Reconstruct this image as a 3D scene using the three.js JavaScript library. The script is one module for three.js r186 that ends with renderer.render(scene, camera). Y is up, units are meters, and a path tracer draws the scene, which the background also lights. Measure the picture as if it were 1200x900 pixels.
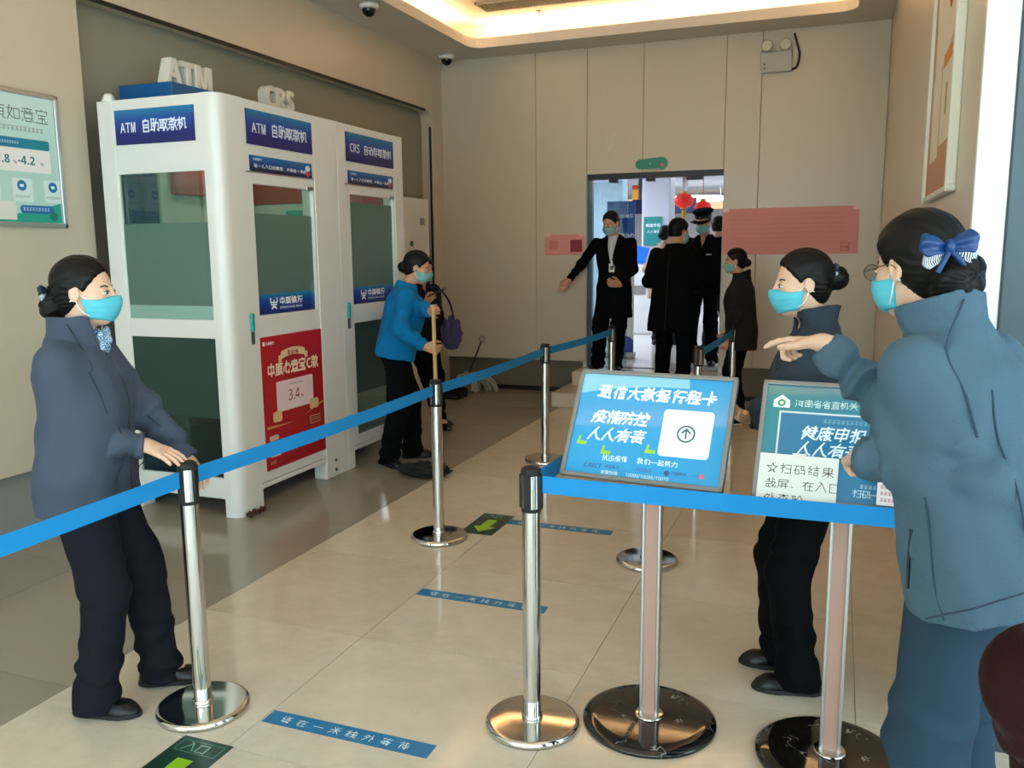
import * as THREE from 'three';
import { RectAreaLightUniformsLib } from 'three/addons/lights/RectAreaLightUniformsLib.js';
import { RoundedBoxGeometry } from 'three/addons/geometries/RoundedBoxGeometry.js';
import { mergeGeometries } from 'three/addons/utils/BufferGeometryUtils.js';
import { ImprovedNoise } from 'three/addons/math/ImprovedNoise.js';
import { FontLoader } from 'three/addons/loaders/FontLoader.js';
import { TextGeometry } from 'three/addons/geometries/TextGeometry.js';

// ------------------------------------------------------------------ camera, sky, exposure
RectAreaLightUniformsLib.init();
const scene = new THREE.Scene();
const camera = new THREE.PerspectiveCamera(48.692, 1200 / 900, 0.05, 100);
camera.position.set(0, 1.62, 0);
camera.rotation.set(-0.1563, 0.36526, -0.00896, 'YXZ');
const renderer = new THREE.WebGLRenderer({ antialias: true });
renderer.toneMapping = THREE.LinearToneMapping;
renderer.toneMappingExposure = 1.0;
renderer.shadowMap.enabled = true;
scene.background = new THREE.Color(0.97, 0.95, 1.0);   // bright overcast day outside
scene.backgroundIntensity = 7.2;
const COVE = 52, HALL = 40;                             // strengths of the ceiling cove and of the hall's lamps
function rectLight(color, intensity, w, h, pos, target) {
  const l = new THREE.RectAreaLight(color, intensity, w, h);
  l.position.set(...pos); l.lookAt(...target); scene.add(l); return l;
}

// ------------------------------------------------------------------ naming and grouping helpers
const used = {};
function numbered(name) {
  const n = used[name] = (used[name] ?? -1) + 1;
  return n ? `${name}_${String(n).padStart(3, '0')}` : name;
}
function tag(o, label, category, group) {
  o.userData.label = label; o.userData.category = category;
  if (group) o.userData.group = group;
  return o;
}
function thing(name, label, category, pos = [0, 0, 0], turn = 0, group) {
  const o = new THREE.Group(); o.name = numbered(name); o.position.set(...pos); o.rotation.y = turn;
  tag(o, label, category, group); scene.add(o); return o;
}
function structure(name, pos = [0, 0, 0]) {
  const o = new THREE.Group(); o.name = numbered(name); o.position.set(...pos); o.userData.kind = 'structure'; scene.add(o); return o;
}
function obj(name, geos, mat, parent) {
  geos = Array.isArray(geos) ? geos : [geos];
  const g = geos.length > 1 ? mergeGeometries(geos.map((q) => { const r = q.index ? q.toNonIndexed() : q; for (const k of Object.keys(r.attributes)) if (!['position', 'normal', 'uv'].includes(k)) r.deleteAttribute(k); return r; })) : geos[0];
  const m = new THREE.Mesh(g, mat); m.name = parent && parent !== scene ? name : numbered(name);
  m.castShadow = m.receiveShadow = true;
  (parent || scene).add(m); return m;
}
const V = (x, y, z) => new THREE.Vector3(x, y, z);
let seed = 7;
const rnd = () => { seed = (seed * 1664525 + 1013904223) % 4294967296; return seed / 4294967296; };
const box = (x0, x1, y0, y1, z0, z1) => new THREE.BoxGeometry(x1 - x0, y1 - y0, z1 - z0).translate((x0 + x1) / 2, (y0 + y1) / 2, (z0 + z1) / 2);
const rbox = (x0, x1, y0, y1, z0, z1, r = 0.01, s = 3) => new RoundedBoxGeometry(x1 - x0, y1 - y0, z1 - z0, s, r).translate((x0 + x1) / 2, (y0 + y1) / 2, (z0 + z1) / 2);
const cyl = (r0, r1, h, x, y, z, s = 40) => new THREE.CylinderGeometry(r1, r0, h, s).translate(x, y + h / 2, z);
const tube = (pts, r, n = 24, s = 8) => new THREE.TubeGeometry(new THREE.CatmullRomCurve3(pts.map((p) => p.isVector3 ? p : V(...p))), n, r, s);
const lathe = (pts, s = 64) => new THREE.LatheGeometry(pts.map((p) => new THREE.Vector2(...p)), s);
function cylBetween(a, b, r0, r1, s = 20) {
  const d = b.clone().sub(a), g = new THREE.CylinderGeometry(r1, r0, d.length(), s);
  g.applyQuaternion(new THREE.Quaternion().setFromUnitVectors(V(0, 1, 0), d.normalize()));
  return g.translate((a.x + b.x) / 2, (a.y + b.y) / 2, (a.z + b.z) / 2);
}

// ------------------------------------------------------------------ materials
const noiseGen = new ImprovedNoise();
function noiseTex(size, fn, repeat, color = false) {
  const d = new Uint8Array(size * size * 4);
  for (let j = 0; j < size; j++) for (let i = 0; i < size; i++) {
    const c = fn(i / size, j / size), k = (j * size + i) * 4;
    d[k] = c[0]; d[k + 1] = c[1]; d[k + 2] = c[2]; d[k + 3] = 255;
  }
  const t = new THREE.DataTexture(d, size, size); t.wrapS = t.wrapT = THREE.RepeatWrapping;
  t.magFilter = THREE.LinearFilter; t.minFilter = THREE.LinearMipmapLinearFilter; t.generateMipmaps = true;
  if (repeat) t.repeat.set(...repeat);
  if (color) t.colorSpace = THREE.SRGBColorSpace;
  t.needsUpdate = true; return t;
}
const per = (u, v, f, s) => {   // noise that tiles
  const a = noiseGen.noise(u * f, v * f, s), b = noiseGen.noise((u - 1) * f, v * f, s), c = noiseGen.noise(u * f, (v - 1) * f, s), d = noiseGen.noise((u - 1) * f, (v - 1) * f, s);
  return (a * (1 - u) + b * u) * (1 - v) + (c * (1 - u) + d * u) * v;
};
const fabricBump = noiseTex(256, (u, v) => { const n = 128 + 60 * per(u, v, 30, 3) + 50 * per(u, v, 70, 8); return [n, n, n]; }, [5, 5]);
const weaveBump = noiseTex(128, (u, v) => { const n = 128 + 60 * Math.sin((u + v) * 40 * 2 * Math.PI) * 0.6 + 40 * per(u, v, 40, 5); return [n, n, n]; }, [8, 8]);
const std = (color, roughness = 0.6, extra = {}) => new THREE.MeshStandardMaterial({ color, roughness, ...extra });
const phys = (color, roughness = 0.6, extra = {}) => new THREE.MeshPhysicalMaterial({ color, roughness, ...extra });
const cloth = (color, extra = {}) => phys(color, 0.95, { bumpMap: fabricBump, bumpScale: 0.003, specularIntensity: 0.25, sheen: 0.3, sheenRoughness: 0.6, sheenColor: new THREE.Color(color).lerp(new THREE.Color('#ffffff'), 0.3), ...extra });
const suiting = (color, extra = {}) => phys(color, 0.9, { specularIntensity: 0.2, bumpMap: weaveBump, bumpScale: 0.0008, ...extra });
const M = {
  wall: phys('#cbbea9', 0.34, { clearcoat: 0.15, clearcoatRoughness: 0.3 }),
  ceiling: std('#dcd4c6', 0.8),
  plinth: std('#6f6455', 0.5),
  niche: std('#93907f', 0.7),
  black: std('#0d0d0e', 0.45),
  rubber: std('#151516', 0.7),
  white: phys('#e3e1dc', 0.3, { clearcoat: 0.3, clearcoatRoughness: 0.15 }),
  chrome: std('#d8d6d2', 0.09, { metalness: 1 }),
  steel: std('#b9b7b2', 0.28, { metalness: 1 }),
  alu: std('#c4c4c2', 0.35, { metalness: 0.9 }),
  darkalu: std('#4a555b', 0.4, { metalness: 0.5 }),
  belt: phys('#068ad0', 0.75, { bumpMap: weaveBump, bumpScale: 0.0006 }),
  beltfar: phys('#0d7fc0', 0.75),
  glass: phys('#d0e2da', 0.02, { transmission: 1, thickness: 0, ior: 1.5 }),
  clearglass: phys('#dfeeee', 0.01, { transmission: 1, thickness: 0, ior: 1.5 }),
  frost: phys('#799a8d', 0.4, { transmission: 0.5, thickness: 0, ior: 1.45 }),
  frostdark: phys('#3f6259', 0.35, { transmission: 0.6, thickness: 0, ior: 1.45 }),
  frostlight: phys('#9fc4b8', 0.35, { transmission: 0.25, thickness: 0 }),
  teal: std('#0e8f8a', 0.5), blue: std('#0a5fa8', 0.45), navy: std('#14275c', 0.5), red: std('#b5222a', 0.5),
  cream: std('#d8d4c4', 0.5), grey: std('#8d8e8c', 0.5), darkgrey: std('#3b3d3e', 0.5),
  hair: phys('#0a0808', 0.5, { specularIntensity: 0.45 }),
  skin: phys('#c99577', 0.55, { sheen: 0.2 }),
  skinpale: phys('#dcb096', 0.52, { sheen: 0.2 }),
  mask: phys('#57b9cc', 0.8, { bumpMap: weaveBump, bumpScale: 0.0006 }),
  maskfar: phys('#7fb7b5', 0.8),
  loop: std('#eef2f2', 0.7),
  shoe: phys('#08080a', 0.38, { specularIntensity: 0.6, clearcoat: 0.15, clearcoatRoughness: 0.25 }),
  sole: std('#17171a', 0.7),
  eyeWhite: std('#e8e4de', 0.25), iris: std('#120b08', 0.15), brow: std('#241a15', 0.8),
  wood: std('#c9a36a', 0.6),
  shirt: cloth('#dfe6ee'),
};

// ------------------------------------------------------------------ lettering: Chinese characters as strokes on a 10 x 10 grid, x then y
const HAN = {
  '一': '0595', '人': '50422619 43557899', '大': '1393 50533619 53667899', '入': '3051 5109 5199', '口': '1181 1119 8189 1989', '力': '0383 8389 8968 4043 4309',
  '通': '1021 0323 2327 0818 1899 3080 8052 3337 3383 8387 3585 5358', '信': '3115 2329 6071 4292 5484 5686 5888 5859 5989 8889',
  '数': '3034 1122 5142 0363 3316 3356 0666 2518 1849 4519 7064 6393 8376 7649 6599', '据': '0242 2028 2819 0543 4181 8184 4484 4139 4696 6568 5888 5859 5989 8889',
  '行': '3012 4225 2429 5191 4595 7579 7968', '程': '4011 0343 2029 2307 2346 5181 5154 8184 5484 5696 5888 4999 7679', '卡': '5055 5383 0595 5559 5677',
  '疫': '5061 2191 2116 1609 0314 0525 4373 4345 4534 7375 7595 4686 8639 4799', '情': '2029 0214 3243 4191 4383 4595 6065 5659 5686 8689 8978 5787 5888',
  '防': '0109 0131 3123 2335 3516 6071 4292 6255 5539 6585 8589 8978', '控': '0242 2028 2819 0543 6071 4342 4292 9293 6344 7394 5686 7679 4999',
  '有': '0292 5007 3439 3484 8489 8978 3685 3887', '责': '1191 2383 0595 5055 2628 2686 8688 5739 5899', '抗': '0242 2028 2819 0543 6071 4292 5474 5449 7478 7899 9997',
  '击': '1282 0595 5058 1619 1989 8689', '我': '4011 0393 3039 3919 0745 60667899 9897 9358 7182', '们': '3014 2329 4142 4349 5292 9299 9988',
  '起': '1141 0444 2028 2645 0619 1899 5181 8184 5484 5457 5797 9796', '努': '2014 1445 0242 4205 5181 8145 5285 1686 8689 8978 5519',
  '客': '5051 1113 1191 9193 4225 4372 7206 3495 2629 2676 7679 2979', '服': '1018 1809 1040 4049 4938 1343 1646 5159 5191 9193 5494 9459 6599',
  '热': '0242 2026 0544 5282 8286 8697 6256 5465 1709 3739 5759 8799', '线': '2003 0333 3306 0636 0838 4292 4595 60667899 9897 9459 7182',
  '中': '1282 1217 8287 1787 5059', '国': '0090 0009 9099 0999 2272 2575 2878 5258 6667', '电': '1181 1117 8187 1484 1787 5058 5899 9997',
  '移': '4011 0343 2029 2307 2346 7044 5181 8145 6454 5595 9559', '动': '1141 0444 2417 1747 3748 5393 9398 9878 7063 6349', '河': '0112 0415 0916 3292 8289 8978 4447 4474 7477 4777',
  '南': '1191 5053 1319 1393 9399 3445 7465 3676 2878 5459', '省': '5053 3113 7192 7306 3439 3484 8489 3989 3686 3787', '直': '1191 5053 2328 2383 8388 2585 2787 0999',
  '机': '0242 2029 2206 2345 5156 5638 5181 8188 8898', '关': '2032 7062 1383 0595 5355 5519 5599', '住': '3014 2329 5061 4292 4585 3999 6269',
  '房': '5061 1191 9194 1494 1116 1609 2696 5546 4728 5787 8789 8968', '资': '0112 0514 4024 3181 8172 5235 5284 2529 2686 8688 5739 5899',
  '金': '5005 5095 3474 1686 5459 2738 8768 0999', '管': '2012 1141 6052 6191 0304 0393 9394 2529 2575 7577 2777 2989 8789', '理': '0141 0444 0848 2128 5191 5155 9195 5393 5595 5797 4999 7179',
  '心': '1407 3238 3879 7977 4053 7295', '健': '2004 1319 2142 4224 2444 4419 2599 5181 8185 4393 5585 5787 7078', '康': '5061 1191 1116 1609 3373 7376 2494 3676 5259 2737 3928 8769 6799',
  '申': '1181 1117 8187 1484 1787 5059', '报': '0242 2028 2819 0543 4149 4181 8184 8474 4686 8649 5699', '扫': '0242 2028 2819 0543 5191 9199 5595 4999',
  '码': '0141 2106 1519 1545 4549 1949 5181 8185 6165 6595 9599 9988 5878', '结': '2003 0333 3306 0636 0838 4292 7074 5494 5659 5686 8689 5989', '果': '1181 1115 8185 1383 1585 5059 0696 5609 5699',
  '截': '1242 3034 0494 1619 1656 1959 3639 60667899 9897 9469 7182', '屏': '1191 9193 1393 1116 1609 4345 7465 3585 2797 4539 7579', '，': '1728', '在': '0292 4106 2329 4585 6369 3999',
  '处': '3104 2252 5209 1438 3899 7077 7395', '查': '1191 5054 5105 5195 3538 3575 7578 3676 3878 0999', '验': '0131 3134 1114 1444 4449 4939 0636 7044 7094 5585 5658 7678 4999',
  '自': '5031 2129 2181 8189 2484 2686 2989', '助': '1017 1040 4047 1343 1545 0848 5393 9399 9988 7063 6349', '取': '0151 1117 4149 1343 1545 0757 5191 9159 5299',
  '款': '3033 0151 1343 0555 3539 1708 4758 7053 5292 9284 7459 7599', '存': '0191 4006 2329 4383 8365 6569 6958 4696', '银': '2004 1242 0444 0646 2429 2947 5181 8185 5383 5585 5159 5968 6599 9677',
  '原': '1191 1116 1609 5242 3337 3383 8387 3585 3787 5759 4829 7899', '意': '5051 1181 3243 7263 0393 2427 2484 8487 2787 1809 3839 3979 7978 8899', '宝': '5051 1113 1191 9193 2484 2676 0999 5459 7788',
  '如': '2015 1548 0242 4209 5292 5258 9298 5898', '请': '1021 0323 2328 2837 4191 4383 3595 6165 4749 4787 8789 8978 4888', '米': '2043 8063 0494 5059 5409 5499',
  '外': '3104 2252 5209 2435 7079 7396', '等': '2012 1141 6052 6191 2474 5355 0595 7579 7968 1787 3748', '待': '3012 4225 2429 5181 6064 4494 4696 7579 7968 5758', '☆': '5063963769573957 5718371404435063',
};
HAN['☆'] = '5063 6393 9366 6679 7957 5729 2946 4603 0343 4350';
function write(c, str, x, y, h, { color = '#fff', weight = 0.11, gap = 1.05, skew = 0, font = 'bold', latin = 0.62, sx = 1 } = {}) {
  c.save(); c.translate(x, y); c.transform(sx, 0, skew * sx, 1, 0, 0);
  c.strokeStyle = c.fillStyle = color; c.lineWidth = h * weight; c.lineCap = 'square'; c.lineJoin = 'round';
  let px = 0;
  for (const ch of str) {
    if (HAN[ch]) {
      for (const st of HAN[ch].split(' ')) {
        c.beginPath();
        for (let k = 0; k < st.length; k += 2) { const u = px + h * (+st[k] + 0.5) / 10, v = -h + h * (+st[k + 1] + 0.5) / 10; k ? c.lineTo(u, v) : c.moveTo(u, v); }
        c.stroke();
      }
      px += h * gap;
    } else if (ch === ' ') px += h * 0.5;
    else { c.font = `${font} ${Math.round(h * 1.12)}px sans-serif`; c.fillText(ch, px, -h * 0.06); px += c.measureText(ch).width * 1.03; }
  }
  c.restore(); return px * sx;
}
function canvas(w, h, draw) {
  const cv = document.createElement('canvas'); cv.width = w; cv.height = h;
  const c = cv.getContext('2d'); draw(c, w, h);
  const t = new THREE.CanvasTexture(cv); t.colorSpace = THREE.SRGBColorSpace; t.anisotropy = 8; return t;
}
const printMat = (tex, rough = 0.45, extra = {}) => phys('#ffffff', rough, { map: tex, ...extra });
const grad = (c, x0, y0, x1, y1, stops) => { const g = c.createLinearGradient(x0, y0, x1, y1); stops.forEach(([o, k]) => g.addColorStop(o, k)); return g; };
function rr(c, x, y, w, h, r) { c.beginPath(); c.roundRect(x, y, w, h, r); c.fill(); }
function smallMarks(c, x, y, w, h, color) {   // print too small to read in the photograph
  c.fillStyle = color; for (let u = 0; u < w; u += h * 1.1) { c.fillRect(x + u, y, h * 0.85, h * 0.16); c.fillRect(x + u + h * 0.3, y, h * 0.18, h); c.fillRect(x + u, y + h * 0.5, h * 0.8, h * 0.14); c.fillRect(x + u, y + h * 0.86, h * 0.8, h * 0.14); }
}
// a thin plate whose front (local +z) carries a print
function plate(name, w, h, t, sideMat, frontMat, parent) {
  const g = new THREE.BoxGeometry(w, h, t), o = obj(name, g, sideMat, parent);
  obj('print', new THREE.PlaneGeometry(w, h).translate(0, 0, t / 2 + 0.0006), frontMat, o);
  return o;
}

// ------------------------------------------------------------------ the setting
const XL = -4.35, ZB = -9.2, YC = 3.75, YU = 4.05, XR = 0.37, YH = 0.3;
{ // floor: polished beige tiles beside a strip of grey-brown tiles
  const fl = structure('floor');
  obj('screed', box(-5.4, 3.9, -0.16, -0.022, -9.4, 3.2), M.darkgrey, fl);
  const tones = ['#e2d3c1', '#e4d6c5', '#e0d0bd', '#e6d9c9'].map((c, i) => phys(c, 0.1, {
    map: noiseTex(256, (u, v) => { const n = 235 + 12 * per(u, v, 6, i) + 8 * per(u, v, 18, i + 9) + 5 * per(u, v, 60, i + 2); return [n, n, n - 2]; }, null, true), specularIntensity: 0.8 }));
  const dark = ['#968d80', '#938a7c', '#999083'].map((c) => phys(c, 0.12, { specularIntensity: 0.8 }));
  const xs = [-2.65, -1.82, -0.845, 0.13, 1.105, 2.08, 3.055, 3.8], zs = [];
  for (let k = -12; k < 8; k++) zs.push(-2.945 + k * 0.861 * -1);
  zs.sort((a, b) => a - b);
  const Z = zs.filter((z) => z > -9.2 && z < 3); Z.unshift(-9.28); Z.push(3.1);
  const geo = new Map(), tileGeo = (w, d) => { const k = w.toFixed(3) + '_' + d.toFixed(3); if (!geo.has(k)) geo.set(k, new THREE.BoxGeometry(w - 0.003, 0.02, d - 0.003)); return geo.get(k); };
  const tile = (x0, x1, z0, z1, m) => { const o = obj('tile', tileGeo(x1 - x0, z1 - z0), m, fl); o.position.set((x0 + x1) / 2, -0.01 - rnd() * 0.0006, (z0 + z1) / 2); };
  for (let i = 0; i < xs.length - 1; i++) for (let j = 0; j < Z.length - 1; j++) {
    if (xs[i] > 0.5 && Z[j + 1] < -3.2) continue;
    tile(xs[i], xs[i + 1], Z[j], Z[j + 1], tones[Math.floor(rnd() * 4)]);
  }
  const zd = [-9.28, -8.2, -7.2, -6.2, -5.2, -4.2, -3.2, -2.2, -1.2, -0.2, 0.8, 1.8, 3.1], xd = [-5.3, -4.65, -3.65, -2.65];
  for (let i = 0; i < 3; i++) for (let j = 0; j < zd.length - 1; j++) tile(xd[i], xd[i + 1], zd[j], zd[j + 1], dark[Math.floor(rnd() * 3)]);
  obj('joint_filler', box(-5.3, 3.8, -0.022, -0.0035, -9.3, 3.1), std('#8f8270', 0.7), fl);
}
{ // left wall: raised white panels over a recessed plinth, then the niche for the machines, then a header and a return
  const w = structure('wall_left');
  const zE = -4.11, pz = [3.1, 1.9, 0.7, -0.5, -1.7, -2.9, zE];
  for (let i = 0; i < pz.length - 1; i++) obj('panel', rbox(XL - 0.05, XL, 0.37, YC, pz[i + 1] + 0.002, pz[i] - 0.002, 0.004), M.wall, w);
  obj('plinth', box(XL - 0.2, XL - 0.08, 0, 0.4, zE, 3.1), M.grey, w);
  obj('backing', [box(XL - 0.3, XL - 0.05, 0.36, YC, zE + 0.1, 3.1), box(XL - 0.5, XL - 0.2, 0, YC + 0.2, -9.4, 3.1)], M.wall, w);
  // header over the niche and its rounded far corner
  const s = new THREE.Shape();   // x = -z, y = y
  s.moveTo(-zE, 3.17); s.lineTo(8.78, 3.17); s.quadraticCurveTo(8.93, 3.17, 8.93, 3.0); s.lineTo(8.93, 0.0); s.lineTo(9.3, 0); s.lineTo(9.3, YC); s.lineTo(-zE, YC); s.closePath();
  obj('header', new THREE.ExtrudeGeometry(s, { depth: 0.13, bevelEnabled: true, bevelSize: 0.004, bevelThickness: 0.004, bevelSegments: 1 }).rotateY(Math.PI / 2).translate(XL - 0.134, 0, 0), M.wall, w);
  obj('niche_lining', [box(XL - 0.26, XL - 0.14, 0, 3.3, -9.3, zE + 0.1), box(XL - 0.26, XL - 0.1, 0, 3.3, zE, zE + 0.05)], M.niche, w);
  obj('niche_edge_trim', [box(XL - 0.012, XL + 0.006, 3.15, 3.175, -8.76, zE), box(XL - 0.03, XL - 0.012, 0.02, 3.0, -8.935, -8.905)], M.black, w);
}
{ // back wall: white panels with open joints over a brown plinth, and a doorway
  const w = structure('wall_back');
  const px = [-4.45, -3.209, -2.62];
  const pan = (x0, x1, y0, y1) => obj('panel', rbox(x0 + 0.002, x1 - 0.002, y0, y1, ZB - 0.04, ZB, 0.004), M.wall, w);
  pan(-4.36, -3.209, 0.37, YC); pan(-3.209, -2.62, 0.37, YC); pan(-2.62, -2.003, 2.43, YC); pan(-2.003, -1.155, 2.43, YC); pan(-1.155, -0.806, 0.37, YC); pan(-0.806, 0.37, 0.37, YC);
  obj('plinth', [box(-4.45, -2.66, 0, 0.38, ZB - 0.12, ZB - 0.07), box(-1.13, 0.5, 0, 0.38, ZB - 0.12, ZB - 0.07)], M.plinth, w);
  obj('skirting', [box(-4.45, -2.66, 0, 0.05, ZB - 0.07, ZB - 0.055), box(-1.13, 0.5, 0, 0.05, ZB - 0.07, ZB - 0.055)], M.black, w);
  obj('backing', [box(-5.4, -2.66, 0.36, YC + 0.3, ZB - 0.3, ZB - 0.05), box(-1.12, 0.6, 0.36, YC + 0.3, ZB - 0.3, ZB - 0.05), box(-2.66, -1.12, 2.46, YC + 0.3, ZB - 0.3, ZB - 0.05)], M.wall, w);
  obj('reveal', [box(-2.66, -2.62, 0, 2.46, ZB - 0.3, ZB - 0.02), box(-1.155, -1.12, 0, 2.46, ZB - 0.3, ZB - 0.02)], M.white, w);
}
{ // sliding glass door: dark head rail with hangers, one leaf parked at the left
  const d = structure('door_1');
  obj('head_rail', box(-2.62, -1.155, 2.375, 2.43, ZB - 0.14, ZB - 0.03), M.black, d);
  for (const x of [-2.34, -1.93, -1.5, -1.42]) obj('hanger', rbox(x - 0.045, x + 0.045, 2.34, 2.385, ZB - 0.13, ZB - 0.05, 0.006), M.black, d);
  obj('glass_leaf', box(-2.6, -2.2, YH + 0.01, 2.36, ZB - 0.2, ZB - 0.188), M.clearglass, d);
  obj('door_post', box(-2.62, -2.597, YH, 2.4, ZB - 0.16, ZB - 0.03), M.darkalu, d);
}
{ // two steps up to the hall
  const s = structure('floor_steps');
  const st = phys('#d2c3ae', 0.15);
  obj('lower_step', rbox(-2.74, -0.98, 0, 0.15, -9.25, -8.3, 0.008), st, s);
  obj('upper_step', rbox(-2.68, -1.08, 0.15, 0.3, -9.4, -8.85, 0.008), st, s);
}
{ // right wall with its end cheek, then the glazed entrance front
  const w = structure('wall_right');
  const pz = [ZB, -7.6, -6.1, -4.62, -2.95];
  for (let i = 0; i < 4; i++) obj('panel', rbox(XR, XR + 0.05, 0, YC + 0.05, pz[i] + 0.002, pz[i + 1] - 0.002, 0.004), M.wall, w);
  obj('end_cheek', rbox(XR, XR + 0.09, 0, YC + 0.05, -2.96, -2.93, 0.004), phys('#f1f3f4', 0.3), w);
  obj('backing', box(XR + 0.05, XR + 0.35, 0, YC + 0.3, -9.4, -2.99), M.wall, w);
}
{ // glazed screens of the entrance: beside the wall end, on the right, and behind the viewer
  const fr = (x0, x1, z0, z1, n) => {
    const g = structure('window_' + n);
    const dx = x1 - x0, dz = z1 - z0, L = Math.hypot(dx, dz), a = Math.atan2(-dz, dx), N = Math.max(1, Math.round(L / 1.3));
    g.position.set(x0, 0, z0); g.rotation.y = a;
    for (let k = 0; k <= N; k++) obj('mullion', rbox(k * L / N - 0.04, k * L / N + 0.04, 0, YC, -0.05, 0.05, 0.006), M.darkalu, g);
    obj('sill', box(0, L, 0, 0.08, -0.05, 0.05), M.darkalu, g); obj('transom', box(0, L, 2.6, 2.68, -0.04, 0.04), M.darkalu, g); obj('head', box(0, L, YC - 0.1, YC, -0.05, 0.05), M.darkalu, g);
    for (let k = 0; k < N; k++) { obj('pane', box(k * L / N + 0.04, (k + 1) * L / N - 0.04, 0.08, 2.6, -0.004, 0.004), n === 1 ? M.tinted : M.clearglass, g); obj('pane', box(k * L / N + 0.04, (k + 1) * L / N - 0.04, 2.68, YC - 0.1, -0.004, 0.004), n === 1 ? M.tinted : M.clearglass, g); }
  };
  M.tinted = phys('#8fb2c2', 0.25, { transmission: 0.75, thickness: 0 });
  fr(0.5, 3.9, -2.97, -2.97, 1);
  fr(3.85, 3.85, -2.9, 3.1, 2);
  fr(-4.3, 3.85, 3.1, 3.1, 3);
}
{ // ceiling with a raised, lit cove; open to the entrance side
  const c = structure('ceiling');
  const x0 = -3.77, x1 = 0.06, z0 = -8.75, z1 = -0.6, r = 0.18;
  const hole = new THREE.Path(); const P = (x, z) => [x, -z];
  hole.moveTo(...P(x0 + r, z0)); hole.lineTo(...P(x1 - r, z0)); hole.quadraticCurveTo(...P(x1, z0), ...P(x1, z0 + r)); hole.lineTo(...P(x1, z1 - r)); hole.quadraticCurveTo(...P(x1, z1), ...P(x1 - r, z1)); hole.lineTo(...P(x0 + r, z1)); hole.quadraticCurveTo(...P(x0, z1), ...P(x0, z1 - r)); hole.lineTo(...P(x0, z0 + r)); hole.quadraticCurveTo(...P(x0, z0), ...P(x0 + r, z0));
  const s = new THREE.Shape(); s.moveTo(-5.4, 9.5); s.lineTo(-5.4, -3.2); s.lineTo(3.95, -3.2); s.lineTo(3.95, 9.5); s.closePath(); s.holes.push(hole);
  obj('lower_ceiling', new THREE.ExtrudeGeometry(s, { depth: 0.1, bevelEnabled: false, curveSegments: 10 }).rotateX(-Math.PI / 2).translate(0, YC, 0), M.ceiling, c);
  obj('upper_ceiling', box(x0 - 0.35, x1 + 0.35, YU, YU + 0.1, z0 - 0.35, z1 + 0.35), M.ceiling, c);
  obj('cove_side', [box(x0 - 0.35, x0 - 0.27, YC + 0.1, YU, z0 - 0.35, z1 + 0.35), box(x1 + 0.27, x1 + 0.35, YC + 0.1, YU, z0 - 0.35, z1 + 0.35), box(x0 - 0.27, x1 + 0.27, YC + 0.1, YU, z0 - 0.35, z0 - 0.27), box(x0 - 0.27, x1 + 0.27, YC + 0.1, YU, z1 + 0.27, z1 + 0.35)], M.ceiling, c);
  const strip = std('#fff0d0', 0.5, { emissive: '#ffe0a8', emissiveIntensity: 2 });
  const y = YC + 0.115;
  obj('light_strip', [box(x0 - 0.17, x0 - 0.13, YC + 0.1, y, z0, z1), box(x1 + 0.13, x1 + 0.17, YC + 0.1, y, z0, z1), box(x0, x1, YC + 0.1, y, z0 - 0.17, z0 - 0.13), box(x0, x1, YC + 0.1, y, z1 + 0.13, z1 + 0.17)], strip, c);
  const warm = '#ffd09a', L = z1 - z0, W = x1 - x0, zm = (z0 + z1) / 2, xm = (x0 + x1) / 2;
  const up = (w, h, x, z) => { const l = new THREE.RectAreaLight(warm, COVE, w, h); l.position.set(x, y + 0.006, z); l.rotation.x = Math.PI / 2; scene.add(l); };
  up(0.04, L, x0 - 0.15, zm); up(0.04, L, x1 + 0.15, zm); up(W, 0.04, xm, z0 - 0.15); up(W, 0.04, xm, z1 + 0.15);
}
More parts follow.
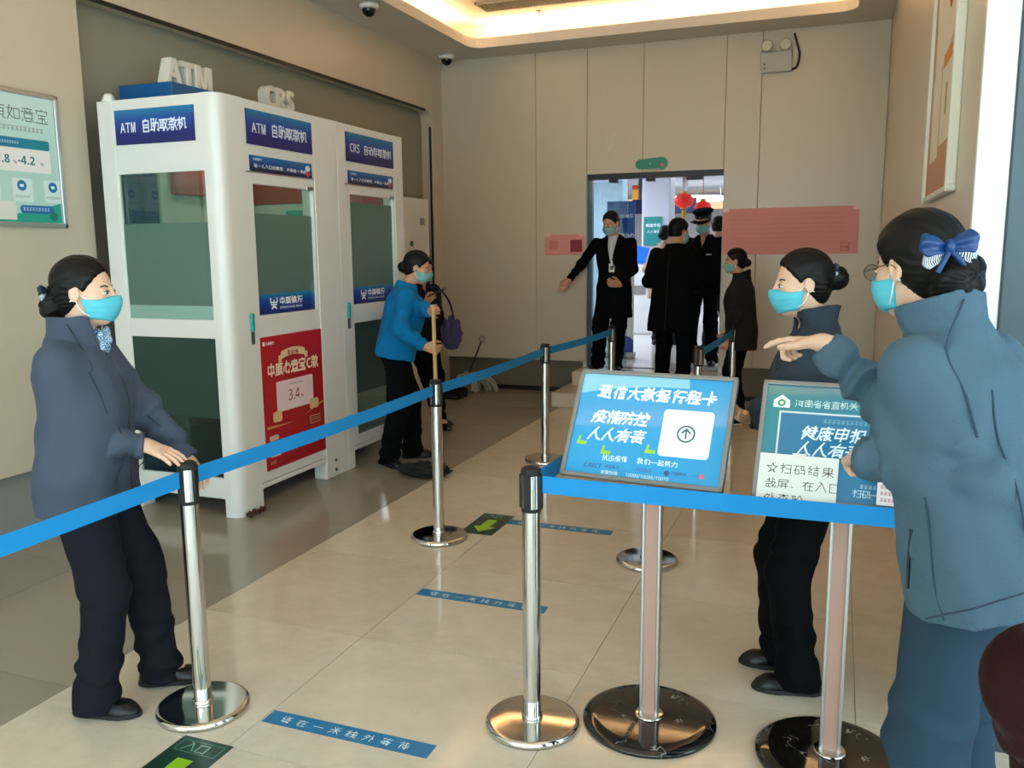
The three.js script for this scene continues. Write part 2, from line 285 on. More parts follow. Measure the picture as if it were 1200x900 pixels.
{ // the bright banking hall behind the doorway, one raised floor
  const h = structure('hall_floor'); obj('paving', box(-9, 5, YH - 0.1, YH, -24.2, -9.28), phys('#c9c9c6', 0.12), h);
  const w = structure('hall_walls');
  obj('wall_face', [box(-9, 5, YH, 3.1, -24.3, -24), box(-9.2, -9, YH, 3.1, -24.2, -9.4), box(5, 5.2, YH, 3.1, -24.2, -9.4), box(-9, -5.3, YH, 3.1, -9.6, -9.4), box(0.5, 5, YH, 3.1, -9.6, -9.4)], std('#c3c9d2', 0.6), w);
  obj('pale_partition', box(-5.2, -3.62, YH, 3.1, -15.4, -15), std('#aab4c6', 0.5), w);
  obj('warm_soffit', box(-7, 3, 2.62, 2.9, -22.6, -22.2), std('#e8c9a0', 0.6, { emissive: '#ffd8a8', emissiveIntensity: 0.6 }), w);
  const c = structure('hall_ceiling'); obj('ceiling_face', box(-9.2, 5.2, 3.05, 3.2, -24.3, -9.45), std('#c6ccd6', 0.7), c);
  const k = structure('hall_column'); obj('shaft', rbox(-3.05, -2.59, YH, 3.05, -14.46, -14, 0.02), std('#c9ccd4', 0.5), k);
  const lampMat = std('#ffffff', 0.5, { emissive: '#eef4ff', emissiveIntensity: 4 });
  [[-4.3, -11.4], [-4.6, -13.4], [-2.6, -16.2], [-4.8, -18.2], [-1.4, -19.6], [0.6, -13]].forEach(([x, z], i) => {
    const t = thing('ceiling_lamp', 'white square panel lamp on the hall ceiling, ' + ['left of the doorway', 'second from the doorway at left', 'behind the lanterns', 'beside the pale partition', 'farthest at right', 'right of the doorway'][i], 'lamp', [x, 3.05, z], 0, 'hall ceiling lamps');
    obj('frame', box(-0.46, 0.46, -0.02, 0, -0.46, 0.46), M.alu, t); obj('diffuser', box(-0.42, 0.42, -0.026, -0.018, -0.42, 0.42), lampMat, t);
    const l = new THREE.RectAreaLight('#eef4ff', HALL, 0.84, 0.84); l.position.set(x, 3.015, z); l.rotation.x = -Math.PI / 2; scene.add(l);
  });
  const ring = thing('ring_lamp', 'white ring shaped hanging lamp beyond the red lanterns', 'lamp', [-3.05, 2.72, -19.6]);
  obj('glowing_ring', new THREE.TorusGeometry(0.62, 0.045, 12, 48).rotateX(Math.PI / 2), std('#ffffff', 0.5, { emissive: '#ffffff', emissiveIntensity: 2.5 }), ring);
  for (const a of [0.4, 2.5, 4.6]) obj('wire', tube([[Math.cos(a) * 0.62, 0, Math.sin(a) * 0.62], [Math.cos(a) * 0.6, 0.31, Math.sin(a) * 0.6]], 0.006, 2, 5), M.alu, ring);
  const lan = phys('#d2281c', 0.6, { emissive: '#b01508', emissiveIntensity: 0.5 });
  const mkLantern = (x, y, z, r, label) => {
    const t = thing('red_lantern', label, 'lantern', [x, y, z]);
    const g = new THREE.SphereGeometry(r, 32, 20); const p = g.attributes.position;
    for (let i = 0; i < p.count; i++) { const a = Math.atan2(p.getZ(i), p.getX(i)), q = 1 + 0.035 * Math.cos(a * 12); p.setXYZ(i, p.getX(i) * q, p.getY(i) * 0.78, p.getZ(i) * q); }
    g.computeVertexNormals();
    obj('shade', g, lan, t); for (const cy of [r * 0.74, -r * 0.82]) obj('cap', cyl(r * 0.35, r * 0.35, 0.03, 0, cy, 0), std('#d9a136', 0.4), t);
    obj('cord', cyl(0.005, 0.005, 3.05 - y - r * 0.7, 0, r * 0.7, 0, 6), M.red, t);
    const ts = obj('tassel', cyl(0.015, 0.03, 0.14, 0, -r * 0.8 - 0.16, 0, 12), std('#c8961e', 0.7), t);
  };
  mkLantern(-2.03, 2.27, -12, 0.13, 'larger red paper lantern hung in the hall, left of the pair');
  mkLantern(-1.80, 2.19, -12.2, 0.11, 'smaller lower red lantern hung above the guard in the cap');
}
{ // things in the hall
  const pst = thing('wall_poster', 'teal poster fixed to the pale column in the hall', 'poster', [-2.86, 1.91, -13.985]);
  plate('board', 0.3, 0.46, 0.015, M.white, printMat(canvas(128, 192, (c, w, h) => { c.fillStyle = '#1f8f83'; c.fillRect(0, 0, w, h); write(c, '健康申报', 14, 70, 25, {}); write(c, '人人有责', 24, 110, 22, {}); })), pst);
  const b = thing('roll_up_banner', 'tall blue and white roll-up banner standing behind the man in black suit', 'banner', [-2.475, YH, -10.2], 0.05);
  const bt = canvas(256, 1400, (c, w, h) => {
    c.fillStyle = '#e7ebf1'; c.fillRect(0, 0, w, h); c.fillStyle = grad(c, 0, 0, 0, 440, [[0, '#1b4fae'], [1, '#274ca6']]); c.fillRect(0, 0, w, 440);
    write(c, '中原银行', 90, 150, 36, {}); write(c, '客服中心', 60, 330, 46, { weight: 0.14 });
    c.fillStyle = '#16357f'; c.fillRect(0, 380, w, 60);
    for (let k = 0; k < 7; k++) smallMarks(c, 20, 500 + k * 44, 200 - (k % 3) * 30, 18, '#8d98ac');
    c.fillStyle = '#cfd8e6'; c.fillRect(20, 840, 216, 130); c.fillStyle = '#b7472e'; c.beginPath(); c.arc(150, 1020, 30, 0, 7); c.fill(); c.fillStyle = '#c9b08f'; c.fillRect(110, 1040, 46, 120);
    c.fillStyle = '#3f53a8'; c.beginPath(); c.arc(170, 1330, 110, 0, 7); c.fill();
  });
  plate('sheet', 0.34, 1.86, 0.006, M.white, printMat(bt), b).position.set(0, 0.96, 0);
  obj('foot_case', rbox(-0.19, 0.19, 0, 0.07, -0.06, 0.06, 0.012), M.alu, b); obj('stay', cyl(0.008, 0.008, 1.85, 0, 0.05, -0.03, 8), M.alu, b);
  const k = thing('service_kiosk', 'white service kiosk with a slanted bright blue top in the hall', 'kiosk', [-2.99, YH, -13.2], 0.1);
  obj('body', rbox(-0.22, 0.34, 0, 1.1, -0.5, 0.1, 0.02), phys('#e8edf2', 0.3), k);
  const sh = new THREE.Shape(); sh.moveTo(-0.24, 1.1); sh.lineTo(0.36, 1.1); sh.lineTo(0.36, 1.28); sh.lineTo(-0.24, 1.46); sh.closePath();
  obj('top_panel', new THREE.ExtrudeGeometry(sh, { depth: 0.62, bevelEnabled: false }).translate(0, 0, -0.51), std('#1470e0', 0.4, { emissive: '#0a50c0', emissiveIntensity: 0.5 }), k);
  obj('paper_slot', box(-0.1, 0.2, 0.62, 0.76, 0.1, 0.108), M.grey, k);
  const scr = (x, y, z, w, h, label) => { const t = thing('wall_screen', label, 'screen', [x, y, z]); obj('casing', rbox(-w / 2, w / 2, -h / 2, h / 2, -0.03, 0.03, 0.01), M.black, t); obj('display', box(-w / 2 + 0.02, w / 2 - 0.02, -h / 2 + 0.02, h / 2 - 0.02, 0.03, 0.033), phys('#0c1530', 0.15), t); obj('bracket', box(-0.05, 0.05, h / 2, 3.05 - y, -0.02, 0.02), M.darkgrey, t); };
  scr(-3.72, 2.45, -17, 0.34, 0.28, 'dark hanging screen in the hall, left of the pale column');
  scr(-2.86, 2.45, -17, 0.46, 0.3, 'dark hanging screen in the hall, right of the pale column');
  const os = thing('festive_sign', 'small orange and red festive sign on the hall wall', 'sign', [-4.0, 2.78, -18], 0); plate('board', 0.26, 0.34, 0.02, M.red, printMat(canvas(64, 80, (c, w, h) => { c.fillStyle = '#c0402a'; c.fillRect(0, 0, w, h); c.fillStyle = '#d99a3c'; c.fillRect(0, 22, w, 58); })), os);
  obj('hanger', box(-0.01, 0.01, 0.17, 0.28, -0.008, 0.008), M.alu, os);
}

// ------------------------------------------------------------------ the two machine booths at the left
const signTex = (txt, txt2) => canvas(512, 150, (c, w, h) => {
  c.fillStyle = grad(c, 0, 0, 0, h, [[0, '#0c7aa6'], [0.35, '#123f95'], [0.7, '#16196e'], [1, '#151560']]); c.fillRect(0, 0, w, h);
  c.font = 'bold 58px monospace'; c.fillStyle = '#dfe6f2'; c.fillText(txt, 34, 98); write(c, txt2, 175, 102, txt2.length > 5 ? 50 : 56, { color: '#dfe6f2', weight: 0.13 });
});
const stripTex = canvas(512, 110, (c, w, h) => {
  c.fillStyle = grad(c, 0, 0, 0, h, [[0, '#0b74a8'], [0.55, '#0f3a86'], [1, '#0d0d2c']]); c.fillRect(0, 0, w, h);
  write(c, '中原银行', 20, 34, 17, {}); write(c, '请一人入口处取款，外等在一米线', 26, 82, 26, { gap: 1.12, weight: 0.13 });
  c.fillStyle = '#e8edf5'; c.beginPath(); c.arc(474, 40, 22, 0, 7); c.fill(); c.fillStyle = '#d94a58'; c.beginPath(); c.arc(474, 80, 20, 0, 7); c.fill();
});
const decalTex = canvas(512, 130, (c, w, h) => {
  c.fillStyle = grad(c, 0, 0, 0, h, [[0, '#0e83b4'], [0.4, '#123b96'], [1, '#121c6e']]); c.fillRect(0, 0, w, h);
  c.strokeStyle = '#fff'; c.lineWidth = 9; c.beginPath(); c.moveTo(112, 26); c.lineTo(112, 58); c.lineTo(166, 58); c.lineTo(166, 26); c.moveTo(139, 40); c.lineTo(139, 66); c.moveTo(112, 72); c.lineTo(166, 72); c.moveTo(139, 72); c.lineTo(118, 104); c.moveTo(139, 72); c.lineTo(160, 104); c.moveTo(120, 90); c.lineTo(158, 90); c.stroke();
  write(c, '中原银行', 186, 74, 50, { weight: 0.14 }); c.font = 'bold 22px sans-serif'; c.fillStyle = '#dfe8f8'; c.fillText('ZHONGYUAN BANK', 188, 104);
});
const redTex = canvas(700, 860, (c, w, h) => {
  c.fillStyle = '#b01722'; c.fillRect(0, 0, w, h); c.fillStyle = grad(c, 0, 0, w, h, [[0, '#b81c28'], [0.6, '#ad1220'], [1, '#9c0f1c']]); c.fillRect(0, 0, w, h);
  c.fillStyle = '#f0e6da'; c.fillRect(18, 30, 24, 26); write(c, '中原银行', 50, 54, 22, {});
  c.fillStyle = '#e9cda6'; c.beginPath(); c.moveTo(210, 110); c.quadraticCurveTo(350, 70, 490, 110); c.lineTo(490, 160); c.quadraticCurveTo(350, 118, 210, 160); c.fill(); c.fillRect(180, 132, 36, 44); c.fillRect(484, 132, 36, 44);
  write(c, '通信大银', 285, 138, 30, { color: '#9c3a2a', weight: 0.14 });
  write(c, '中原心意宝', 52, 258, 84, { color: '#f3e2c4', weight: 0.15 }); write(c, 'C款', 498, 258, 84, { color: '#f3e2c4', weight: 0.15 });
  c.fillStyle = '#eed3d4'; rr(c, 140, 300, 430, 200, 10); c.font = '100px sans-serif'; c.fillStyle = '#a31c46'; c.fillText('3.4', 270, 440); c.font = '34px sans-serif'; c.fillText('%', 420, 440); smallMarks(c, 290, 325, 150, 16, '#b98a90');
  c.fillStyle = '#e6bd8c'; rr(c, 90, 490, 100, 70, 20); rr(c, 520, 470, 110, 70, 20); c.fillStyle = '#d9a06a'; c.beginPath(); c.moveTo(20, 575); c.lineTo(330, 590); c.lineTo(20, 592); c.fill(); c.beginPath(); c.moveTo(430, 570); c.lineTo(690, 500); c.lineTo(690, 515); c.fill();
  c.strokeStyle = '#e6d2bc'; c.lineWidth = 4; c.strokeRect(520, 590, 120, 50); smallMarks(c, 530, 605, 90, 18, '#d8b8a8');
  c.fillStyle = '#e7b7ae'; rr(c, 40, 640, 100, 34, 12); rr(c, 40, 742, 120, 40, 18); smallMarks(c, 560, 750, 90, 12, '#d99'); smallMarks(c, 40, 806, 60, 20, '#e3c3ba');
});
M.boothIn = std('#c9c6ba', 0.6);
const XF = -3.36, XB = -4.25;
function booth(label, z0, z1, side, opts) {   // front faces +x, runs from z0 (near) to z1 (far)
  const t = thing('machine_booth', label, 'booth', [XF, 0, z0]);
  const D = z0 - z1, W = XF - XB, near = opts.near;
  const at = (o, x, y, z, a) => { o.position.set(x, y, z); o.rotation.y = a; return o; };
  // posts with rounded near corner; feet reach the floor
  const cr = new THREE.Shape(); cr.moveTo(-0.11, 0); cr.lineTo(-0.085, 0); cr.quadraticCurveTo(0, 0, 0, 0.085); cr.lineTo(0, 0.23); cr.lineTo(-0.11, 0.23); cr.closePath();
  obj('post', side ? new THREE.ExtrudeGeometry(cr, { depth: 2.53, bevelEnabled: false, curveSegments: 12 }).rotateX(-Math.PI / 2) : rbox(-0.09, -0.001, 0, 2.53, -near, 0, 0.004), M.white, t);
  obj('post', rbox(-0.11, 0, 0, 2.53, -D, -D + (opts.farPost ?? 0.2), 0.006), M.white, t);
  obj('post', rbox(-W, -W + 0.12, 0, 2.53, -0.11, 0, 0.006), M.white, t); obj('post', rbox(-W, -W + 0.12, 0, 2.53, -D, -D + 0.1, 0.006), M.white, t);
  const zl = -near, zr = -D + (opts.farPost ?? 0.2);
  obj('fascia', [rbox(-0.09, -0.002, 2.11, 2.529, zr - 0.004, zl + (side ? 0.1 : 0.004), 0.004)], M.white, t);
  obj('roof', rbox(-W + 0.01, -0.06, 2.47, 2.51, -D + 0.01, -0.05, 0.004), M.boothIn, t);
  obj('bottom_rail', rbox(-0.08, -0.002, 0.13, 0.16, zr, zl + (side ? 0.08 : 0), 0.004), M.white, t);
  obj('plinth_base', box(-W + 0.08, -0.12, 0.13, 0.17, -D + 0.06, -0.06), M.grey, t);
  obj('back_wall', box(-W, -W + 0.02, 0.1, 2.5, -D + 0.05, -0.08), M.boothIn, t);
  obj('far_wall', box(-W + 0.1, -0.1, 0.1, 2.5, -D + 0.02, -D + 0.04), M.boothIn, t);
  obj('wall_banner', rbox(-W + 0.16, -0.16, 1.97, 2.13, -D + 0.041, -D + 0.05, 0.003), std('#a3443c', 0.5), t); obj('dark_shelf', rbox(-W + 0.2, -0.2, 1.62, 1.76, -D + 0.041, -D + 0.07, 0.006), M.darkgrey, t); obj('teal_notice', box(-0.42, -0.22, 1.78, 1.92, -D + 0.041, -D + 0.046), std('#3aa39a', 0.5), t);
  obj('ceiling_lamp', box(-W + 0.35, -0.35, 2.45, 2.468, -D * 0.62, -D * 0.38), std('#f4f4ee', 0.5, { emissive: '#eef2ec', emissiveIntensity: 1.5 }), t);
  { const l = new THREE.RectAreaLight('#eef2ea', 28, W - 0.7, D * 0.24); l.position.set(-W / 2, 2.447, -D / 2); l.rotation.x = -Math.PI / 2; t.add(l); }
  // side with two panes
  if (side) {
    const s = obj('side_frame', [rbox(-W + 0.1, -0.1, 2.095, 2.53, -0.03, -0.002, 0.004), rbox(-W + 0.1, -0.1, 1.11, 1.222, -0.03, -0.002, 0.004), rbox(-W + 0.1, -0.1, 0.115, 0.247, -0.03, -0.002, 0.004), rbox(-W + 0.1, -W + 0.13, 0.2, 2.1, -0.03, -0.002, 0.004)], M.white, t);
    obj('pane', box(-W + 0.125, -0.1, 1.22, 2.1, -0.02, -0.014), M.glass, t); obj('pane', box(-W + 0.125, -0.1, 0.245, 1.112, -0.02, -0.014), M.glass, t);
    const f = obj('frosted_film', box(-W + 0.125, -0.1, 1.305, 1.8, -0.0135, -0.012), M.frost, t); obj('lower_film', box(-W + 0.125, -0.1, 0.62, 1.112, -0.0135, -0.012), M.frostdark, t); obj('pale_band', box(-W + 0.125, -0.1, 1.222, 1.305, -0.0135, -0.012), M.frostlight, t);
    obj('header_sign', rbox(-0.75, -0.16, 2.266, 2.468, -0.002, 0.006, 0.002), M.navy, t);
    obj('print', new THREE.PlaneGeometry(0.588, 0.2).translate(-0.455, 2.367, 0.0068), printMat(signTex('ATM', '自助取款机'), 0.3), t);
  } else obj('side_panel', box(-W + 0.1, -0.1, 0.13, 2.5, -0.03, -0.005), M.boothIn, t);
  // front signs
  const zc = (zl + zr) / 2, hw = (zl - zr) / 2 - 0.01;
  at(plate('header_sign', hw * 2 - 0.03, 0.206, 0.008, M.navy, printMat(opts.sign, 0.3), t), 0.003, 2.372, zc, Math.PI / 2);
  at(plate('notice_strip', hw * 2 - 0.06, 0.095, 0.006, M.navy, printMat(stripTex, 0.3), t), 0.003, 2.158, zc, Math.PI / 2);
  // door
  const d = obj('door', [rbox(-0.05, -0.006, 0.165, 2.104, zl - 0.072, zl + 0.0, 0.005), rbox(-0.05, -0.006, 0.165, 2.104, zr, zr + 0.022, 0.005), rbox(-0.05, -0.0065, 2.036, 2.104, zr + 0.02, zl - 0.07, 0.004), rbox(-0.05, -0.0065, 1.09, 1.228, zr + 0.02, zl - 0.07, 0.004), rbox(-0.05, -0.0065, 0.165, 0.232, zr + 0.02, zl - 0.07, 0.004)], M.white, t);
  const g0 = zr + 0.02, g1 = zl - 0.07;
  obj('door_pane', box(-0.035, -0.029, 1.226, 2.038, g0, g1), M.glass, d); obj('frosted_film', box(-0.0285, -0.027, 1.226, opts.frostTop, g0, g1), M.frost, d);
  at(obj('bank_decal', new THREE.PlaneGeometry(g1 - g0 - 0.01, 0.125), printMat(decalTex, 0.35), d), -0.0262, 1.295, (g0 + g1) / 2, Math.PI / 2);
  if (opts.poster) { obj('lower_panel', box(-0.04, -0.012, 0.23, 1.092, g0, g1), M.white, d); at(plate('red_poster', g1 - g0 + 0.03, 0.862, 0.004, M.red, printMat(redTex, 0.35), d), -0.0035, 0.66, (g0 + g1) / 2, Math.PI / 2); }
  else { obj('lower_pane', box(-0.035, -0.029, 0.23, 1.092, g0, g1), M.glass, d); obj('lower_film', box(-0.0285, -0.027, 0.55, 1.092, g0, g1), M.frostdark, d); }
  const hd = obj('handle', [rbox(0, 0.02, 1.14, 1.25, zl + 0.012, zl + 0.04, 0.006)], std('#1fa0a0', 0.4), t); obj('lock', rbox(0, 0.014, 1.06, 1.138, zl + 0.014, zl + 0.036, 0.004), M.darkgrey, hd);
  obj('closer', rbox(-0.02, 0.004, 2.03, 2.055, zr + 0.02, zr + 0.1, 0.004), M.steel, d);
  if (side) for (const y of [0.05, 0.12]) obj('screw_cap', cyl(0.012, 0.012, 0.006, 0, 0, 0, 12).rotateZ(-Math.PI / 2).translate(-0.001, y, -D + 0.175), M.darkgrey, t);
  return t;
}
booth('nearer white glazed machine booth with the red poster on its door', -4.1, -5.35, true, { near: 0.23, sign: signTex('ATM', '自助取款机'), poster: true, frostTop: 1.86, farPost: 0.29 });
booth('farther white glazed machine booth whose lower door pane is dark', -5.353, -6.33, false, { near: 0.09, sign: signTex('CRS', '自动存取款机'), frostTop: 1.98, farPost: 0.14 });
function cashMachine(label, z0, z1) {
  const t = thing('cash_machine', label, 'machine', [-4.2, 0.17, (z0 + z1) / 2]);
  const w = (z0 - z1) / 2;
  obj('cabinet', rbox(0, 0.32, 0, 1.02, -w, w, 0.02), std('#59645f', 0.5), t);
  obj('upper_body', rbox(0, 0.22, 1.02, 2.0, -w, w, 0.02), M.cream, t);
  obj('header', rbox(0.2, 0.25, 1.82, 1.99, -w + 0.02, w - 0.1, 0.01), std('#a8463e', 0.5), t);
  obj('screen', box(0.22, 0.226, 1.42, 1.52, -w + 0.06, w - 0.06), M.darkgrey, t);
  obj('notice', box(0.22, 0.226, 1.54, 1.66, -w + 0.06, -w + 0.26), std('#3aa39a', 0.5), t);
  obj('keypad_shelf', rbox(0.3, 0.5, 0.86, 0.92, -w + 0.05, w - 0.05, 0.012), M.grey, t);
  for (let r = 0; r < 3; r++) for (let k = 0; k < 4; k++) obj('key', box(0.34 + r * 0.04, 0.37 + r * 0.04, 0.92, 0.928, -0.08 + k * 0.04, -0.05 + k * 0.04), M.steel, t);
  obj('card_slot', box(0.22, 0.24, 1.2, 1.24, 0.1, 0.22), M.black, t);
}
cashMachine('cream cash machine with red header inside the nearer booth', -4.28, -5.1);
cashMachine('cream cash machine inside the farther booth', -5.38, -6.1);
{ const p = thing('blue_locker', 'dark blue upright cabinet inside the nearer booth, at its left', 'cabinet', [-4.17, 0.17, -4.2]); obj('carcass', rbox(0, 0.2, 0, 1.95, -0.06, 0.06, 0.01), std('#173a5c', 0.5), p); obj('door', rbox(0.03, 0.17, 0.05, 1.9, 0.06, 0.07, 0.003), std('#1c446b', 0.45), p); }
const font = await new FontLoader().loadAsync('fonts/droid/droid_sans_bold.typeface.json');
function letters(name, str, label, z, size, boxSpec) {
  const t = thing(name, label, 'sign', [-4.02, 2.53, z]);
  obj('base_box', rbox(...boxSpec, 0.006), std('#0a5a96', 0.45), t);
  let dz = 0;
  for (const ch of str) {
    const g = new TextGeometry(ch, { font, size, depth: 0.07, curveSegments: 6, bevelEnabled: true, bevelSize: 0.006, bevelThickness: 0.006, bevelSegments: 2 });
    g.computeBoundingBox(); const w = g.boundingBox.max.x - g.boundingBox.min.x; g.translate(-g.boundingBox.min.x, 0, 0);
    const o = obj('letter', g, phys('#d9d5ca', 0.5), t); o.rotation.y = Math.PI / 2; o.position.set(-0.06, boxSpec[3], dz); dz -= w * 1.04;
  }
}
letters('letter_sign', 'ATM', 'white letters ATM standing on a blue box on the nearer booth', -4.44, 0.145, [-0.4, 0.03, -0.012, 0.165, -0.55, -0.02]);
letters('letter_sign', 'CRS', 'white letters CRS standing behind the farther booth roof edge', -5.45, 0.145, [-0.4, 0.03, -0.012, 0.165, -0.55, -0.02]);
{ const t = thing('roof_cap', 'small round white cap on the near roof corner of the nearer booth', 'cap', [-4.19, 2.53, -4.14]); obj('knob', lathe([[0.001, 0.05], [0.02, 0.048], [0.032, 0.03], [0.034, 0.0], [0.001, 0]], 24), M.white, t); obj('collar', cyl(0.04, 0.04, 0.012, 0, 0, 0, 24), M.white, t); }
{ const t = thing('white_cabinet', 'tall white cabinet in the niche past the farther booth', 'cabinet', [-4.33, 0, -8.05]);
  obj('carcass', rbox(-0.15, 0, 0, 2.19, -0.7, 0.7, 0.008), M.white, t); obj('door', rbox(0, 0.012, 0.1, 2.08, -0.64, 0.6, 0.004), M.white, t); obj('notice', box(0.012, 0.016, 1.9, 1.98, -0.56, -0.46), M.grey, t); obj('handle', cyl(0.03, 0.03, 0.012, 0, 0, 0, 20).rotateZ(-Math.PI / 2).translate(0.012, 1.7, -0.24), std('#2f6b58', 0.5), t); }
{ const t = thing('red_string', 'crumpled dark red string lying at the foot of the nearer booth', 'string', [-3.33, 0, -4.16]);
  for (let s = 0; s < 3; s++) { const pts = []; for (let k = 0; k < 16; k++) pts.push([(rnd() - 0.5) * 0.05, 0.008 + rnd() * 0.03, 0.02 - k * 0.009 + (rnd() - 0.5) * 0.02]); obj('strand', tube(pts, 0.0045, 60, 6), std('#4a1719', 0.8), t); } }

// ------------------------------------------------------------------ on the walls and the ceiling
{ // poster at the far left
  const t = thing('framed_poster', 'pale green savings poster in an aluminium frame on the left wall', 'poster', [XL, 2.155, -3.51], Math.PI / 2);
  const tx = canvas(700, 740, (c, w, h) => {
    c.fillStyle = grad(c, 0, 0, 0, h, [[0, '#cfe6e1'], [0.6, '#b5d8cf'], [1, '#bfe0d4']]); c.fillRect(0, 0, w, h); c.save(); c.translate(64, 0);
    write(c, '中原如意宝', 150, 160, 86, { color: '#3b4a50', weight: 0.055 }); smallMarks(c, 220, 190, 340, 24, '#8b8f94');
    c.fillStyle = grad(c, 0, 0, w, 0, [[0, '#1a63a8'], [1, '#10908a']]); rr(c, 60, 255, 530, 56, 14); smallMarks(c, 270, 275, 120, 14, '#cfe8ee');
    c.fillStyle = '#f1e9e6'; rr(c, 60, 312, 530, 130, 14); c.fillStyle = '#27646c'; c.font = 'bold 66px sans-serif'; c.fillText('1.8', 235, 400); c.font = '28px sans-serif'; c.fillText('%', 345, 400); c.font = 'bold 66px sans-serif'; c.fillText('-4.2', 374, 400); c.font = '28px sans-serif'; c.fillText('%', 520, 400);
    for (const [x, k] of [[180, 0], [385, 1], [590, 2]]) { c.fillStyle = '#d9ece9'; rr(c, x - 60, 480, 130, 130, 12); c.fillStyle = '#1b6aa8'; c.beginPath(); c.arc(x, 520, 30, 0, 7); c.fill(); c.fillStyle = '#dff'; c.fillRect(x - 12, 512, 24, 16); smallMarks(c, x - 45, 575, 90, 12, '#7f9a98'); }
    c.restore(); c.fillStyle = '#16a08c'; c.beginPath(); c.moveTo(0, 700); c.quadraticCurveTo(350, 720, 700, 610); c.lineTo(700, 740); c.lineTo(0, 740); c.fill();
    c.fillStyle = '#e6e2da'; c.fillRect(290, 610, 110, 105); c.fillStyle = '#1a63a8'; rr(c, 425, 630, 220, 46, 22); smallMarks(c, 445, 643, 170, 18, '#cfe2f2'); c.fillStyle = '#0d7466'; c.beginPath(); c.arc(645, 690, 28, 0, 7); c.fill();
  });
  obj('backing', box(-0.36, 0.36, -0.375, 0.375, 0, 0.012), M.white, t); obj('print', new THREE.PlaneGeometry(0.7, 0.73).translate(0, 0, 0.0126), printMat(tx, 0.3, { clearcoat: 0.6, clearcoatRoughness: 0.08 }), t);
  for (const [a, b, c, d] of [[-0.38, 0.38, 0.352, 0.38], [-0.38, 0.38, -0.38, -0.352]]) obj('frame_bar', rbox(a, b, c, d, 0, 0.028, 0.006), M.alu, t);
  for (const [a, b] of [[-0.38, -0.352], [0.352, 0.38]]) obj('frame_bar', rbox(a, b, -0.38, 0.38, 0, 0.028, 0.006), M.alu, t);
}
{ // poster on the right wall
  const t = thing('framed_poster', 'tall orange and pale poster in a thin frame on the right wall', 'poster', [XR, 2.6, -3.86], -Math.PI / 2);
  const tx = canvas(512, 760, (c, w, h) => {
    c.fillStyle = grad(c, 0, 0, 0, h, [[0, '#c07a52'], [0.3, '#b8855f'], [0.7, '#c9a98e'], [1, '#b98468']]); c.fillRect(0, 0, w, h);
    c.fillStyle = '#c14b26'; c.beginPath(); c.moveTo(60, 320); c.lineTo(420, 160); c.lineTo(460, 300); c.lineTo(80, 420); c.fill(); c.fillStyle = '#b9b7a6'; c.fillRect(150, 60, 220, 160);
    c.save(); c.translate(250, 400); c.rotate(-0.15); c.fillStyle = '#e2d2c0'; c.fillRect(-190, -80, 400, 190); c.fillStyle = '#c0453a'; c.beginPath(); c.arc(90, -10, 50, 0, 7); c.fill(); c.fillStyle = '#e2d2c0'; c.beginPath(); c.arc(90, -10, 24, 0, 7); c.fill(); c.restore();
    c.fillStyle = '#ded3bd'; c.fillRect(60, 520, 170, 170); c.fillRect(250, 500, 180, 170); c.fillStyle = '#a08a68'; c.fillRect(330, 560, 30, 60); c.fillStyle = '#d2803e'; c.fillRect(260, 500, 160, 26);
  });
  obj('backing', box(-0.46, 0.46, -0.78, 0.78, 0, 0.02), M.white, t); obj('print', new THREE.PlaneGeometry(0.89, 1.54).translate(0, 0, 0.0206), printMat(tx, 0.6, { specularIntensity: 0.3 }), t);
  for (const s of [-1, 1]) { obj('frame_bar', rbox(-0.48, 0.48, s * 0.775 - 0.012, s * 0.775 + 0.012, 0, 0.03, 0.006), M.cream, t); obj('frame_bar', rbox(s * 0.455 - 0.012, s * 0.455 + 0.012, -0.79, 0.79, 0, 0.035, 0.006), M.cream, t); }
}
{ // pink papers
  const pinkLarge = canvas(1024, 340, (c, w, h) => { c.fillStyle = '#e09693'; c.fillRect(0, 0, w, h); c.globalAlpha = 0.16; for (let k = 0; k < 7; k++) smallMarks(c, 60, 40 + k * 34, 860, 16, '#b04a50'); c.globalAlpha = 0.6; c.strokeStyle = '#a8484c'; c.lineWidth = 5; c.strokeRect(900, 262, 60, 54); write(c, '中原', 906, 304, 25, { color: '#a8484c' }); });
  const a = thing('notice_paper', 'large pink paper notice on the back wall right of the doorway', 'notice', [-0.488, 1.79, ZB + 0.002]);
  const aw = plate('sheet', 1.32, 0.47, 0.002, std('#dd9492', 0.8), printMat(pinkLarge, 0.8), a); aw.rotation.z = 0.004;
  const pinkSmall = canvas(256, 128, (c, w, h) => { c.fillStyle = '#e09693'; c.fillRect(0, 0, w, h); c.globalAlpha = 0.55; c.fillStyle = '#c9706e'; c.fillRect(28, 36, 60, 56); c.fillStyle = '#8f3034'; c.globalAlpha = 0.9; c.fillRect(166, 34, 76, 74); });
  const b = thing('notice_paper', 'small pink paper notice on the back wall left of the doorway', 'notice', [-2.875, 1.675, ZB + 0.002]);
  plate('sheet', 0.46, 0.23, 0.002, std('#dd9492', 0.8), printMat(pinkSmall, 0.8), b);
  for (const [q, xs, y] of [[a, [-0.63, 0.63], 0.2], [b, [-0.2, 0.2], 0.09]]) for (const x of xs) obj('tape', box(x - 0.03, x + 0.03, y, y + 0.04, 0.0012, 0.002), phys('#e7b7b2', 0.3), q);
}
